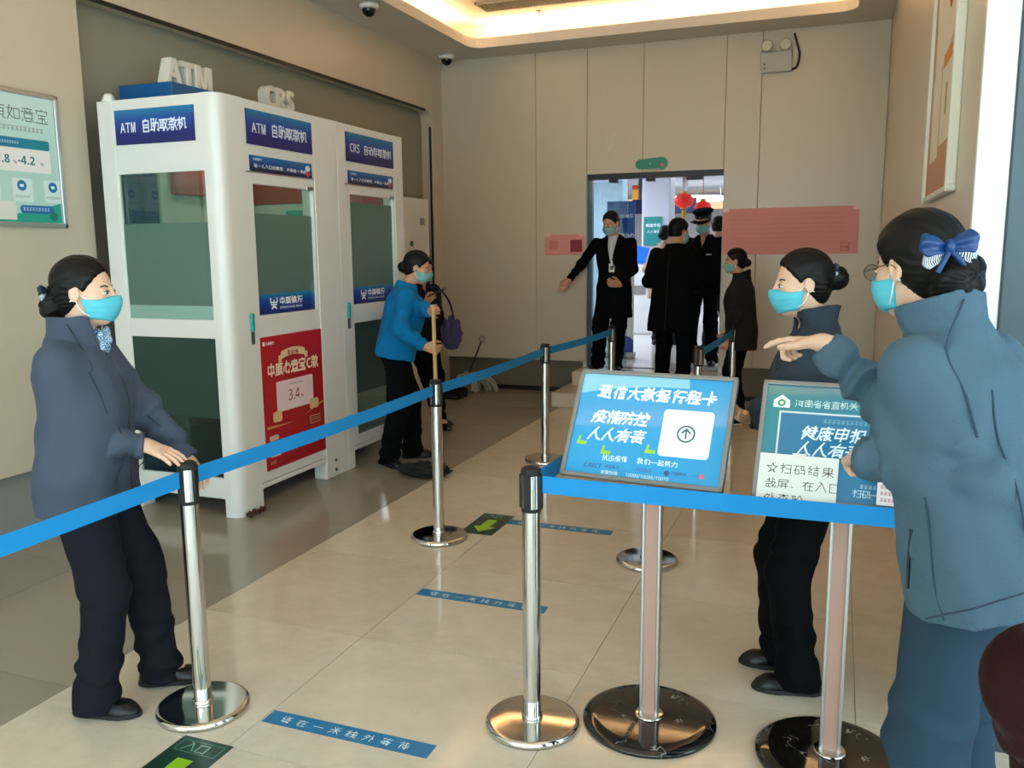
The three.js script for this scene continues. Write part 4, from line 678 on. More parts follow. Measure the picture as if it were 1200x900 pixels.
function handField(side, curl, thumb, fem) {   // wrist at origin, fingers along +y, palm faces +z, thumb on +x * side
  const k = fem ? 0.93 : 1.03, fs = [];
  fs.push(loft([[-0.03, 0.026 * k, 0.02 * k], [0, 0.029 * k, 0.019 * k], [0.03, 0.037 * k, 0.0165 * k], [0.07 * k, 0.042 * k, 0.0145 * k], [0.09 * k, 0.04 * k, 0.011 * k]], 2.6));
  const palm = fs[0], fingers = [];
  const X = [0.031, 0.0105, -0.0105, -0.0305], Ln = [0.072, 0.08, 0.074, 0.058], sp = [0.1, 0.03, -0.04, -0.12];
  for (let i = 0; i < 4; i++) {
    let p = V(X[i] * side * k, (i === 3 ? 0.078 : 0.084) * k, 0), ang = 0; const r0 = 0.0093 * k, seg = [0.45, 0.31, 0.26], q = [p.clone()];
    for (let s = 0; s < 3; s++) { ang += (Array.isArray(curl) ? curl[i] : curl) * (s ? 1.15 : 0.85); const l = Ln[i] * k * seg[s]; p = p.clone().add(V(Math.sin(sp[i]) * side * l * Math.cos(ang), Math.cos(ang) * l, Math.sin(ang) * l)); q.push(p); }
    let f = capsule(q[0], q[1], r0 * 1.05, r0 * 0.97); const f2 = capsule(q[1], q[2], r0 * 0.98, r0 * 0.88), f3 = capsule(q[2], q[3], r0 * 0.89, r0 * 0.72);
    fingers.push((x, y, z) => smin(smin(f(x, y, z), f2(x, y, z), 0.004), f3(x, y, z), 0.004));
  }
  const t0 = V(0.024 * side * k, 0.018 * k, 0.004), t1 = V((0.046 + 0.008 * thumb) * side * k, 0.05 * k, 0.016), t2 = V((0.052 + 0.02 * thumb) * side * k, 0.08 * k, 0.022), t3 = V((0.05 + 0.026 * thumb) * side * k, 0.104 * k, 0.024);
  const a = capsule(t0, t1, 0.017 * k, 0.0125 * k), b = capsule(t1, t2, 0.0118 * k, 0.0105 * k), c = capsule(t2, t3, 0.0105 * k, 0.008 * k);
  return (x, y, z) => { let d = palm(x, y, z); for (const f of fingers) { const e = f(x, y, z); d = smin(d, e, 0.006); } let e = smin(smin(a(x, y, z), b(x, y, z), 0.006), c(x, y, z), 0.004); return smin(d, e, 0.01); };
}
const basis = (o, up, fwd) => { const y = up.clone().normalize(), z = fwd.clone().addScaledVector(y, -fwd.dot(y)).normalize(), x = y.clone().cross(z); return new THREE.Matrix4().makeBasis(x, y, z).setPosition(o); };
function headField(fem) {
  const skull = ellipsoid(0, 0.032, -0.012, 0.073, 0.084, 0.092), face = ellipsoid(0, -0.03, 0.028, 0.057, 0.078, 0.062), jaw = ellipsoid(0, -0.075, 0.038, fem ? 0.038 : 0.044, 0.034, 0.042), chin = ellipsoid(0, -0.095, 0.062, 0.02, 0.016, 0.018);
  const nose = capsule(V(0, 0.012, 0.086), V(0, -0.026, 0.104), 0.008, 0.0125), al = ellipsoid(0.013, -0.03, 0.092, 0.009, 0.008, 0.011), ar = ellipsoid(-0.013, -0.03, 0.092, 0.009, 0.008, 0.011);
  const so1 = ellipsoid(0.031, 0.004, 0.094, 0.021, 0.013, 0.018), so2 = ellipsoid(-0.031, 0.004, 0.094, 0.021, 0.013, 0.018), lid1 = ellipsoid(0.031, 0.002, 0.073, 0.015, 0.013, 0.013), lid2 = ellipsoid(-0.031, 0.002, 0.073, 0.015, 0.013, 0.013);
  const ear = (s) => { const o = ellipsoid(0.077 * s, -0.002, -0.008, 0.008, 0.031, 0.019), i = ellipsoid(0.086 * s, 0.002, -0.006, 0.007, 0.02, 0.011); return (x, y, z) => smax(o(x, y, z), -i(x, y, z), 0.004); };
  const e1 = ear(1), e2 = ear(-1), ch1 = ellipsoid(0.038, -0.03, 0.055, 0.026, 0.026, 0.025), ch2 = ellipsoid(-0.038, -0.03, 0.055, 0.026, 0.026, 0.025), lips = ellipsoid(0, -0.062, 0.084, 0.022, 0.01, 0.01);
  return (x, y, z) => {
    let d = smin(skull(x, y, z), face(x, y, z), 0.04); d = smin(d, jaw(x, y, z), 0.03); d = smin(d, chin(x, y, z), 0.02); d = smin(d, smin(ch1(x, y, z), ch2(x, y, z), 0.01), 0.02);
    d = smax(d, -Math.min(so1(x, y, z), so2(x, y, z)), 0.012); d = smin(d, Math.min(lid1(x, y, z), lid2(x, y, z)), 0.004);
    d = smin(d, nose(x, y, z), 0.012); d = smin(d, Math.min(al(x, y, z), ar(x, y, z)), 0.006); d = smin(d, lips(x, y, z), 0.008);
    return smin(d, Math.min(e1(x, y, z), e2(x, y, z)), 0.008);
  };
}
const reg = (pts, m) => { const lo = [9, 9, 9], hi = [-9, -9, -9]; for (const [p, r] of pts) { const a = [p.x, p.y, p.z]; for (let i = 0; i < 3; i++) { lo[i] = Math.min(lo[i], a[i] - r - m); hi[i] = Math.max(hi[i], a[i] + r + m); } } return [lo, hi]; };

function makePerson(o) {
  const H = o.height / 1.7, fem = o.fem, q = o.detail ?? 1;            // q: 1 near, larger is coarser
  const turn = Math.atan2(o.face[0], o.face[1]);
  const P = thing('person', o.label, 'person', o.pos, turn); P.scale.setScalar(H);
  P.updateMatrixWorld(true); const inv = P.matrixWorld.clone().invert(), L = (w) => V(...w).applyMatrix4(inv), D = (w) => V(...w).transformDirection(inv);
  const legL = 0.01, sw = o.sw ?? (fem ? 0.158 : 0.19), shY = 1.385;
  // frames
  const pel = V(o.shift ? o.shift[0] : 0, 0.92, o.shift ? o.shift[1] : 0);
  const T = new THREE.Matrix4().makeTranslation(pel.x, 0, pel.z).multiply(new THREE.Matrix4().makeTranslation(0, 0.92, 0)).multiply(new THREE.Matrix4().makeRotationFromEuler(new THREE.Euler(o.lean ?? 0.03, o.twist ?? 0, o.side ?? 0, 'YXZ'))).multiply(new THREE.Matrix4().makeTranslation(0, -0.92, 0));
  const tp = (x, y, z) => V(x, y, z).applyMatrix4(T);
  const Hd = T.clone().multiply(new THREE.Matrix4().makeTranslation(0, 1.5, o.headFwd ?? 0.02)).multiply(new THREE.Matrix4().makeRotationFromEuler(new THREE.Euler(o.headPitch ?? 0, o.headYaw ?? 0, o.headRoll ?? 0, 'YXZ'))).multiply(new THREE.Matrix4().makeTranslation(0, 0.088, 0.02));
  const hp = (x, y, z) => V(x, y, z).applyMatrix4(Hd);
  // limbs: index 0 is the person's left (+x), 1 the right (-x)
  const arms = [0, 1].map((i) => {
    const s = i ? -1 : 1, a = o.arms[i], S = tp(s * sw, shY - (fem ? 0.03 : 0.012), -0.005);
    if (a.raise) S.add(V(0, a.raise, 0.02));
    const W = a.wrist ? L(a.wrist) : tp(...a.local), pole = a.pole ? D(a.pole) : V(s * 0.4, -0.3, -1);
    const [E, w] = ik(S, W, 0.285, 0.25, pole.normalize());
    const fd = a.fingers ? D(a.fingers) : w.clone().sub(E).normalize(), pn = a.palm ? D(a.palm) : V(-s, 0, 0.2);
    const hm = basis(w, fd, pn); const cross = hm; return { s, S, E, W: w, hm, a };
  });
  const legs = [0, 1].map((i) => {
    const s = i ? -1 : 1, f = o.feet[i], A = f.world ? L(f.world) : V(f[0], 0, f[1]); A.y = f.lift ?? 0.085;
    const hipJ = V(pel.x + s * 0.088, 0.9, pel.z), toe = f.toe ? D(f.toe) : V(s * 0.18, 0, 1); toe.y = 0; toe.normalize();
    const [K, a] = ik(hipJ, A, 0.42, 0.41, V(0, 0, 1).lerp(toe, 0.5)); return { s, hip: hipJ, K, A: a, toe };
  });
  // ---- body: one continuous skin
  const hf0 = headField(fem), headF = framed(Hd, hf0);
  const neck = capsule(hp(0, -0.07, -0.02), tp(0, 1.39, -0.01), fem ? 0.047 : 0.056, fem ? 0.052 : 0.066);
  const slim = framed(T, loft(fem ? [[0.86, 0.15, 0.095], [0.95, 0.155, 0.1], [1.06, 0.115, 0.085], [1.22, 0.135, 0.095, 0.01], [1.34, 0.14, 0.085], [1.41, 0.075, 0.06], [1.43, 0.05, 0.045]] : [[0.86, 0.15, 0.1], [0.95, 0.152, 0.105], [1.06, 0.14, 0.1], [1.24, 0.165, 0.11, 0.01], [1.35, 0.165, 0.09], [1.42, 0.085, 0.065], [1.44, 0.06, 0.05]], 2.2));
  const limbs = [];
  for (const a of arms) { limbs.push(capsule(a.S, a.E, 0.043, 0.035), capsule(a.E, a.W, 0.034, 0.024)); }
  for (const l of legs) { limbs.push(capsule(l.hip, l.K, 0.07, 0.05), capsule(l.K, l.A, 0.048, 0.036), capsule(l.A.clone().add(V(0, -0.03, 0)), l.A.clone().addScaledVector(l.toe, 0.11).add(V(0, -0.05, 0)), 0.034, 0.026)); }
  const trunk = (x, y, z) => { let d = slim(x, y, z); for (const f of limbs) d = smin(d, f(x, y, z), 0.03); return smin(d, neck(x, y, z), 0.03); };
  const hands = arms.map((a) => framed(a.hm, handField(-a.s * (a.a.mirror ?? 1), a.a.curl ?? 0.25, a.a.thumb ?? 0.5, fem)));
  const geos = [];
  const allPts = [[tp(0, 1.45, 0), 0.08]]; for (const a of arms) allPts.push([a.S, 0.06], [a.E, 0.05], [a.W, 0.03]); for (const l of legs) allPts.push([l.hip, 0.1], [l.A, 0.16]); allPts.push([tp(0, 0.9, 0), 0.18], [tp(0, 1.25, 0), 0.18]);
  let [lo, hi] = reg(allPts, 0.02); geos.push(netMesh(trunk, lo, hi, 0.02 * Math.min(q, 1.3)));
  const headAndNeck = (x, y, z) => smin(headF(x, y, z), neck(x, y, z), 0.035);
  [lo, hi] = reg([[hp(0, 0.02, 0), 0.135], [tp(0, 1.42, 0), 0.05]], 0.01); geos.push(netMesh(headAndNeck, lo, hi, Math.min(0.0042 * q, 0.0085)));
  arms.forEach((a, i) => { const fore = capsule(a.E, a.W, 0.034, 0.024), F = (x, y, z) => smin(hands[i](x, y, z), Math.max(fore(x, y, z), 0), 0.02) , G = (x, y, z) => smin(hands[i](x, y, z), fore(x, y, z), 0.02); const c = V(0, 0.08, 0.01).applyMatrix4(a.hm); const [l2, h2] = reg([[c, 0.115]], 0); geos.push(netMesh(G, l2, h2, Math.min(0.0034 * q, 0.007))); });
  obj('body', geos, o.skin ?? M.skin, P);
  // ---- trousers
  const tr = o.trousers;
  if (tr) {
    const wk = tr.wide ?? 1, hips = loft([[0.8, 0.15, 0.1, -0.005], [0.88, 0.172, 0.12, -0.01], [0.96, 0.168, 0.115], [1.04, 0.145, 0.105]], 2.3);
    const hipsT = (x, y, z) => hips(x - pel.x, y, z - pel.z);
    const parts = legs.map((l, i) => { const A = l.A.clone().add(V(0, -0.04, -0.0)).addScaledVector(l.toe, 0.012), up = capsule(l.hip.clone().add(V(0, -0.02, 0)), l.K, 0.098, 0.075 * wk, { fold: [0.009, 44, 0.95, 0.2], seed: i * 9 + o.pos[0] }), lw = capsule(l.K, A, 0.073 * wk, 0.068 * wk, { fold: [0.01, 50, 0.95, 0.35], seed: i * 5 + o.pos[2] }), cut = A.y - 0.028; return (x, y, z) => Math.max(smin(up(x, y, z), lw(x, y, z), 0.03), cut - y + 0.015 * (z - A.z)); });
    const F = (x, y, z) => { const a = parts[0](x, y, z), b = parts[1](x, y, z); let d = smin(a, b, 0.012); d = smin(hipsT(x, y, z), d, 0.04); if (d < 0.03 && d > -0.03) d += 0.009 * noiseGen.noise(x * 10 + 3, y * 3.5 + z * 3, z * 10); return d; };
    [lo, hi] = reg([[tp(0, 0.95, 0), 0.19], [legs[0].A, 0.11], [legs[1].A, 0.11], [legs[0].K, 0.11], [legs[1].K, 0.11], [tp(0, 1.05, 0), 0.05]], 0.01);
    obj('trousers', netMesh(F, lo, hi, 0.0115 * Math.sqrt(q)), tr.mat, P);
  }
  // ---- shoes
  legs.forEach((l, i) => {
    const m = basis(V(l.A.x, 0, l.A.z), V(0, 1, 0), l.toe); const c = 0.006 * Math.sqrt(q);
    const heel = ellipsoid(0, 0.03, -0.035, 0.037, 0.05, 0.045), toe = ellipsoid(0, 0.018, 0.115, 0.044, 0.036, 0.068), mid = capsule(V(0, 0.045, -0.02), V(0, 0.028, 0.12), 0.038, 0.03), ank = capsule(V(0, 0.05, -0.02), V(0, 0.1, -0.015), 0.038, 0.036);
    const up0 = (x, y, z) => { let d = smin(smin(heel(x, y, z), toe(x, y, z), 0.05), mid(x, y, z), 0.03); d = smin(d, Math.max(ank(x, y, z), y - 0.085), 0.02); if (Math.abs(y - 0.055) < 0.004 && z > 0.03) d -= 0.001; return d; };
    const sole0 = (x, y, z) => Math.max(smin(ellipsoid(0, 0, 0.095, 0.05, 0.08, 0.095)(x, y, z), ellipsoid(0, 0, -0.03, 0.042, 0.08, 0.055)(x, y, z), 0.06), y - 0.02, 0.001 - y);
    const F = framed(m, (x, y, z) => Math.max(up0(x, y, z), 0.012 - y)), G = framed(m, sole0), ctr = V(0, 0.05, 0.05).applyMatrix4(m);
    const [l2, h2] = reg([[ctr, 0.16]], 0); l2[1] = -0.012; h2[1] = 0.12;
    const s = obj('shoe', netMesh(F, l2, h2, c), M.shoe, P); h2[1] = 0.04; if (q < 2) obj('sole', netMesh(G, l2, h2, c), M.sole, s);
  });
  // ---- jacket or coat
  const jk = o.jacket, th = jk.bulk ?? 0;
  const secs = jk.secs ?? (fem ? [[jk.hem, 0.2 + th, 0.142 + th, -0.004], [0.93, 0.198 + th, 0.145 + th, -0.008], [1.05, 0.182 + th, 0.138 + th, 0], [1.2, 0.186 + th, 0.142 + th, 0.012], [1.31, 0.178 + th, 0.122 + th, 0.0], [1.38, 0.14 + th * 0.5, 0.1, -0.006], [1.425, 0.085, 0.082, -0.01], [1.45, 0.066, 0.068, -0.008]]
    : [[jk.hem, 0.205 + th, 0.14 + th, -0.006], [0.93, 0.195 + th, 0.138 + th, -0.006], [1.07, 0.185 + th, 0.135 + th, 0], [1.22, 0.205 + th, 0.142 + th, 0.008], [1.33, 0.205 + th, 0.122 + th, 0], [1.4, 0.155, 0.1, -0.006], [1.44, 0.095, 0.082, -0.01], [1.465, 0.072, 0.07, -0.01]]);
  const bodyJ = loft(secs, 2.3), rs = jk.sleeve ?? 1;
  const sleeves = arms.map((a, i) => { const dir = a.W.clone().sub(a.E).normalize(), end = a.W.clone().addScaledVector(dir, -0.005 + (a.a.cuff ?? 0)), up = capsule(a.S, a.E, 0.064 * rs, 0.057 * rs, { fold: [0.009 * (jk.fold ?? 1), 52, 0.9, 0.25], seed: i * 7 + o.pos[0] * 3 }), lw = capsule(a.E, end, 0.057 * rs, 0.042 * rs, { fold: [0.009 * (jk.fold ?? 1), 60, 0.45, 0.45], seed: i * 4 + o.pos[2] * 3 });
    const hole = capsule(end.clone().addScaledVector(dir, 0.012), end.clone().addScaledVector(dir, 0.06), 0.026 * rs, 0.026 * rs);
    return (x, y, z) => { let c = (x - end.x) * dir.x + (y - end.y) * dir.y + (z - end.z) * dir.z; let w = smax(smax(lw(x, y, z), c, 0.006), -hole(x, y, z), 0.004); return smin(up(x, y, z), w, 0.035); }; });
  const colH = jk.collar ?? 0, gap = jk.gap;
  const torsoJ = framed(T, (x, y, z) => {
    let d = bodyJ(x, y, z);
    if (colH) { const yy = y - 1.43 - 0.12 * (-z), r = Math.hypot(x / 1.02, (z + 0.006) / 1.0), rc = 0.072 + 0.16 * Math.max(yy, 0); let c = Math.abs(r - rc) - 0.0125; c = Math.max(c, yy - colH, -0.05 - yy); d = smin(d, c, 0.025); const inn = Math.max(r - rc + 0.0115, -yy + 0.012); d = smax(d, -inn, 0.006); }
    if (gap) { const w = Math.abs(x) - Math.max(gap.w0, gap.k * (y - gap.y)), wz = 0.02 - z; if (y > gap.y - 0.01) d = smax(d, -Math.max(w, wz), 0.01); }
    if (d < 0.03 && d > -0.03) { const am = (jk.fold ?? 1); d += 0.011 * am * noiseGen.noise(x * 7 + o.pos[0] * 5, y * 4.5 + x * 3, z * 7) + 0.006 * am * noiseGen.noise(x * 14 + y * 5, y * 9 + 4, z * 14 - y * 4); }
    return d;
  });
  const hemT = framed(T, (x, y, z) => jk.hem - y);
  const J = (x, y, z) => { let d = torsoJ(x, y, z); for (let i = 0; i < 2; i++) { const S = arms[i].S, far = Math.hypot(x - S.x, y - S.y, z - S.z); d = smin(d, sleeves[i](x, y, z), 0.008 + 0.07 * Math.max(0, 1 - far / 0.19)); } return d; };
  const jp = [[tp(0, 1.46, 0), 0.14], [tp(0, jk.hem, 0), 0.25 + th], [tp(0, 1.2, 0), 0.25]]; for (const a of arms) jp.push([a.S, 0.09], [a.E, 0.09], [a.W, 0.07]);
  [lo, hi] = reg(jp, 0.012);
  const jacket = obj(jk.name ?? 'jacket', netMesh(J, lo, hi, (jk.cell ?? 0.0105) * Math.sqrt(q)), jk.mat, P);
  // tools to lay seams, zips and badges on the cloth: from a point outside, walk inwards to the surface
  const land = (p, dir, lift = 0.001) => { const a = p.clone(); let walked = 0; for (let k = 0; k < 90; k++) { const d = J(a.x, a.y, a.z); if (d < 0.0006) break; const st = Math.min(Math.max(d * 0.7, 0.0006), 0.05); walked += st; if (walked > 0.6) return null; a.addScaledVector(dir, st); } return a.addScaledVector(dir, -lift); };
  const seamLine = (name, pts, r, mat, parent = jacket) => { const c = pts.map(([p, d]) => land(p.clone(), d.clone().normalize(), r * 0.2)).filter(Boolean); if (c.length < 2) { console.log('seam missed', name, o.label); return null; } return obj(name, tube(c, r, c.length * 3, 6), mat, parent); };
  // ---- head things: hair, mask, eyes
  const hairM = o.hair?.mat ?? M.hair;
  if (o.hair) {
    const k = o.hair, cap = ellipsoid(0, 0.034, -0.014, 0.0815 + (k.bulk ?? 0), 0.094 + (k.bulk ?? 0), 0.1015 + (k.bulk ?? 0)), nape = fem ? -0.085 : -0.06;
    const bun = k.bun ? ellipsoid(k.bun[0], k.bun[1], k.bun[2], k.bun[3], k.bun[4] ?? k.bun[3], k.bun[5] ?? k.bun[3]) : null, napeE = ellipsoid(0, -0.03, -0.05, 0.06, 0.062, 0.05);
    const Fh = (x, y, z) => {
      let d = smin(cap(x, y, z), napeE(x, y, z), 0.03); const line = z - 0.66 * (y + 0.03) - (k.line ?? 0) + (Math.abs(x) > 0.05 ? 0 : 0);
      d = smax(d, line * 0.83, 0.012); d = smax(d, nape - y, 0.012);
      const earHole = ellipsoid(0.083 * Math.sign(x || 1), -0.012, 0.0, 0.024, 0.032, 0.024)(x, y, z); d = smax(d, -earHole, 0.006);
      if (bun) { let b = bun(x, y, z); b += 0.003 * Math.sin(Math.atan2(y - k.bun[1], x) * 5 + z * 60); d = smin(d, b, 0.02); }
      if (d < 0.02 && d > -0.02) d += 0.0012 * noiseGen.noise(x * 60 + z * 8, y * 14, z * 14) + 0.0009 * Math.sin(Math.atan2(x, y + 0.06) * 34 + 6 * noiseGen.noise(x * 12, y * 12, z * 12));
      return d; };
    const [l2, h2] = reg([[hp(0, 0.03, -0.03), 0.15], [hp(k.bun ? k.bun[0] : 0, k.bun ? k.bun[1] : 0, k.bun ? k.bun[2] : 0), (k.bun ? Math.max(...k.bun.slice(3)) : 0.05) + 0.01]], 0);
    obj('hair', netMesh(framed(Hd, Fh), l2, h2, Math.min(0.0042 * q, 0.0085)), hairM, P);
  }
  if (o.mask) {
    const shell = ellipsoid(0, -0.05, 0.052, 0.064, 0.062, 0.06), noseB = ellipsoid(0, -0.028, 0.088, 0.03, 0.034, 0.028);
    const Fm = (x, y, z) => { let d = smin(hf0(x, y, z) - 0.0045, smin(shell(x, y, z), noseB(x, y, z), 0.03), 0.02); d = smax(d, 0.045 + (-0.25 * (y + 0.05)) - z - 0.03, 0.004); d = smax(d, y - (-0.008 - Math.abs(x) * 0.22), 0.004); d = smax(d, -0.104 + Math.abs(x) * 0.25 - y, 0.004); if (y > -0.085 && y < -0.03) d -= 0.0011 * Math.max(0, Math.sin((y + 0.03) * 330)); return d; };
    const [l2, h2] = reg([[hp(0, -0.05, 0.06), 0.085]], 0);
    const m = obj('face_mask', netMesh(framed(Hd, Fm), l2, h2, Math.min(0.0038 * q, 0.0075)), o.mask, P);
    if (q < 2.6) for (const s of [1, -1]) for (const [y0, y1] of [[-0.028, 0.022], [-0.082, -0.03]]) obj('ear_loop', tube([hp(s * 0.0565, y0, 0.036), hp(s * 0.074, y0 * 0.6 + y1 * 0.4, 0.012), hp(s * 0.079, y1 * 0.75, -0.008), hp(s * 0.081, y1, -0.022)], 0.0018, 14, 6), M.loop, m);
  }
  for (const s of [1, -1]) {
    if (o.noEyes) break;
    const e = obj('eye', new THREE.SphereGeometry(0.0125, 16, 12).scale(1.15, 0.44, 0.7), M.eyeWhite, P); e.position.copy(hp(s * 0.031, 0.0015, 0.081)); e.quaternion.setFromRotationMatrix(Hd);
    const ir = obj('iris', new THREE.SphereGeometry(0.0064, 14, 10).scale(1, 0.8, 0.5), M.iris, e); ir.position.set(s * 0.001, -0.0003, 0.0066);
    obj('eyebrow', tube([hp(s * 0.017, 0.021, 0.0835), hp(s * 0.031, 0.0255, 0.0795), hp(s * 0.047, 0.021, 0.0685)], 0.0026, 10, 6), M.brow, P);
    if (q < 2) obj('eyelash', tube([hp(s * 0.018, 0.0035, 0.0895), hp(s * 0.031, 0.0085, 0.0905), hp(s * 0.045, 0.0035, 0.0805)], 0.0016, 10, 6), M.brow, P);
  }
  return { P, T, Hd, tp, hp, L, D, J, land, seamLine, jacket, arms, legs, H };
}
// a ribbon bow for the hair: two puffed loops, two tails, a knot
function hairBow(r, at, size, loopMat, edgeMat, yaw = Math.PI) {
  const g = new THREE.Group(); g.name = 'hair_bow'; r.P.add(g);
  g.applyMatrix4(r.Hd.clone().multiply(new THREE.Matrix4().makeTranslation(...at)).multiply(new THREE.Matrix4().makeRotationY(yaw)));
  const loopG = (s, lift) => { const a = new THREE.SphereGeometry(1, 28, 18), p = a.attributes.position; for (let i = 0; i < p.count; i++) { const x = (p.getX(i) + 1) / 2, w = 0.25 + 0.75 * Math.sin(Math.min(x * 1.25, 1) * Math.PI / 2); p.setXYZ(i, s * (x * 0.9), p.getY(i) * 0.42 * w * (1 + 0.12 * Math.sin(x * 9)) + lift * x, p.getZ(i) * 0.22 * w + 0.1 * x + 0.05 * Math.sin(p.getY(i) * 6)); } if (s < 0) a.index.array.reverse(); a.computeVertexNormals(); return a.scale(size, size, size); };
  for (const s of [1, -1]) { obj('loop', loopG(s, 0.12), loopMat, g); const e = obj('striped_edge', loopG(s * 0.92, -0.22).scale(1, 0.75, 0.8), edgeMat, g); e.position.set(0, -size * 0.22, -size * 0.05); }
  obj('knot', new THREE.SphereGeometry(size * 0.2, 18, 14).scale(0.8, 1.1, 0.9).translate(0, 0, size * 0.12), loopMat, g);
  for (const s of [1, -1]) obj('tail', tube([[0, -size * 0.1, size * 0.1], [s * size * 0.25, -size * 0.45, size * 0.16], [s * size * 0.42, -size * 0.75, size * 0.08]], size * 0.09, 14, 8), loopMat, g);
  return g;
}
const stripeTex = noiseTex(64, (u) => { const w = (u * 8) % 1 < 0.5; return w ? [235, 238, 242] : [18, 28, 64]; }, [4, 4], true);
const bowBlue = phys('#08356b', 0.4, { sheen: 0.3, sheenColor: new THREE.Color('#5a9fd8') }), bowStripe = phys('#ffffff', 0.5, { map: stripeTex }), bowNavy = phys('#1a2338', 0.5);
const fleeceL = cloth('#485060'), fleeceR = cloth('#4e6576'), fleeceC = cloth('#343c46'), trouserNavy = suiting('#1b1c25'), trouserBlue = suiting('#2e4253'), trouserBlack = suiting('#08080a'), seamDark = std('#262d36', 0.9), zipMat = std('#1b2027', 0.5);

// ------------------------------------------------------------------ who stands where
const HANG = (s) => ({ local: [s * 0.25, 0.86, 0.03], pole: null });
{ // woman at the left with her hand on the post
  const r = makePerson({ label: 'woman in grey-blue fleece jacket and blue mask resting a hand on a belt post', height: 1.6, fem: true, pos: [-2.39, 0, -2.145], face: [0.92, -0.4], skin: M.skinpale, lean: 0.0, headPitch: 0.03, headYaw: 0.02,
    feet: [{ world: [-2.345, 0, -2.345], toe: [0.9, 0, -0.55] }, { world: [-2.405, 0, -2.09], toe: [0.97, 0, -0.25] }],
    arms: [{ wrist: [-2.155, 0.86, -2.38], pole: [-0.6, -0.5, -0.6], fingers: [0.8, -0.35, 0.3], palm: [0.2, -0.9, 0.3], curl: 0.35 }, { wrist: [-2.185, 0.972, -2.2], pole: [-0.7, -0.5, 0.5], fingers: [0.93, -0.32, -0.2], palm: [-0.3, -0.95, -0.1], curl: 0.16, thumb: 0.3 }],
    trousers: { mat: trouserNavy, wide: 1.12 }, jacket: { mat: fleeceL, hem: 0.81, bulk: 0.014, collar: 0.075, gap: { y: 1.3, k: 0.36, w0: 0.004 }, sleeve: 1.1, cell: 0.0085, fold: 1.3 },
    hair: { bun: [0, -0.055, -0.115, 0.046, 0.052, 0.045], bulk: 0.004 }, mask: M.mask });
  const tpd = (x, y, z, dx, dy, dz) => [r.tp(x, y, z), V(dx, dy, dz)];
  r.seamLine('zip', [0.84, 0.9, 1.0, 1.1, 1.2, 1.28].map((y) => tpd(0, y, 0.3, 0, 0, -1)), 0.004, zipMat);
  obj('zip_pull', rbox(-0.004, 0.004, -0.02, 0.02, -0.002, 0.002, 0.001), M.darkgrey, r.jacket).position.copy(r.land(r.tp(0.004, 1.26, 0.3), V(0, 0, -1), 0.003));
  r.seamLine('armhole_seam', [[-0.09, 1.44, -0.3], [-0.125, 1.4, 0.1], [-0.135, 1.33, 0.3], [-0.14, 1.25, 0.3], [-0.135, 1.17, 0.3]].map((p, i) => [r.tp(p[0], p[1] + (i ? 0 : 0.06), i ? p[2] : 0.0), i < 2 ? V(0, -1, 0) : V(0, 0, -1)]), 0.0024, seamDark);
  r.seamLine('seam', [0.83, 0.92, 1.02, 1.12].map((y) => tpd(-0.1, y, 0.3, 0.05, 0, -1)), 0.0022, seamDark); r.seamLine('seam', [0.83, 0.92, 1.02, 1.12].map((y) => tpd(0.1, y, 0.3, -0.05, 0, -1)), 0.0022, seamDark);
  { const f = framed(r.T, (() => { const l = loft([[1.1, 0.13, 0.1, 0.01], [1.22, 0.14, 0.102, 0.012], [1.34, 0.135, 0.09, 0.004], [1.4, 0.09, 0.075, 0.0], [1.45, 0.06, 0.062, 0], [1.475, 0.058, 0.06, 0]], 2.2); return l; })()); const a = r.tp(0, 1.3, 0); obj('shirt', netMesh(f, [a.x - 0.2, 1.08, a.z - 0.16], [a.x + 0.2, 1.52, a.z + 0.2], 0.009), M.shirt, r.P); }
  const scarfTex = noiseTex(128, (u, v) => { const n = per(u, v, 14, 3); return n > 0.05 ? [225, 238, 245] : n > -0.12 ? [30, 120, 175] : [16, 40, 92]; }, [1.5, 1.5], true), sm = phys('#ffffff', 0.6, { map: scarfTex });
  const sc = obj('neck_scarf', new THREE.TorusGeometry(0.064, 0.014, 12, 40).rotateX(Math.PI / 2 + 0.15), sm, r.P); sc.position.copy(r.tp(0, 1.452, 0.0));
  const kn = obj('scarf_bow', (() => { const a = [0, 1, 2, 3, 4].map((k) => new THREE.SphereGeometry(0.024, 18, 12).scale(1.2, 0.75, 0.6).rotateZ(k * 1.26).translate(Math.cos(k * 1.26) * 0.022, Math.sin(k * 1.26) * 0.022, 0.004 * (k % 2))); a.push(new THREE.SphereGeometry(0.015, 14, 10).translate(0, 0, 0.012)); return a; })(), sm, r.P); kn.position.copy(r.tp(0.0, 1.415, 0.096));
  hairBow(r, [0.0, 0.0, -0.135], 0.052, bowNavy, bowStripe);
}
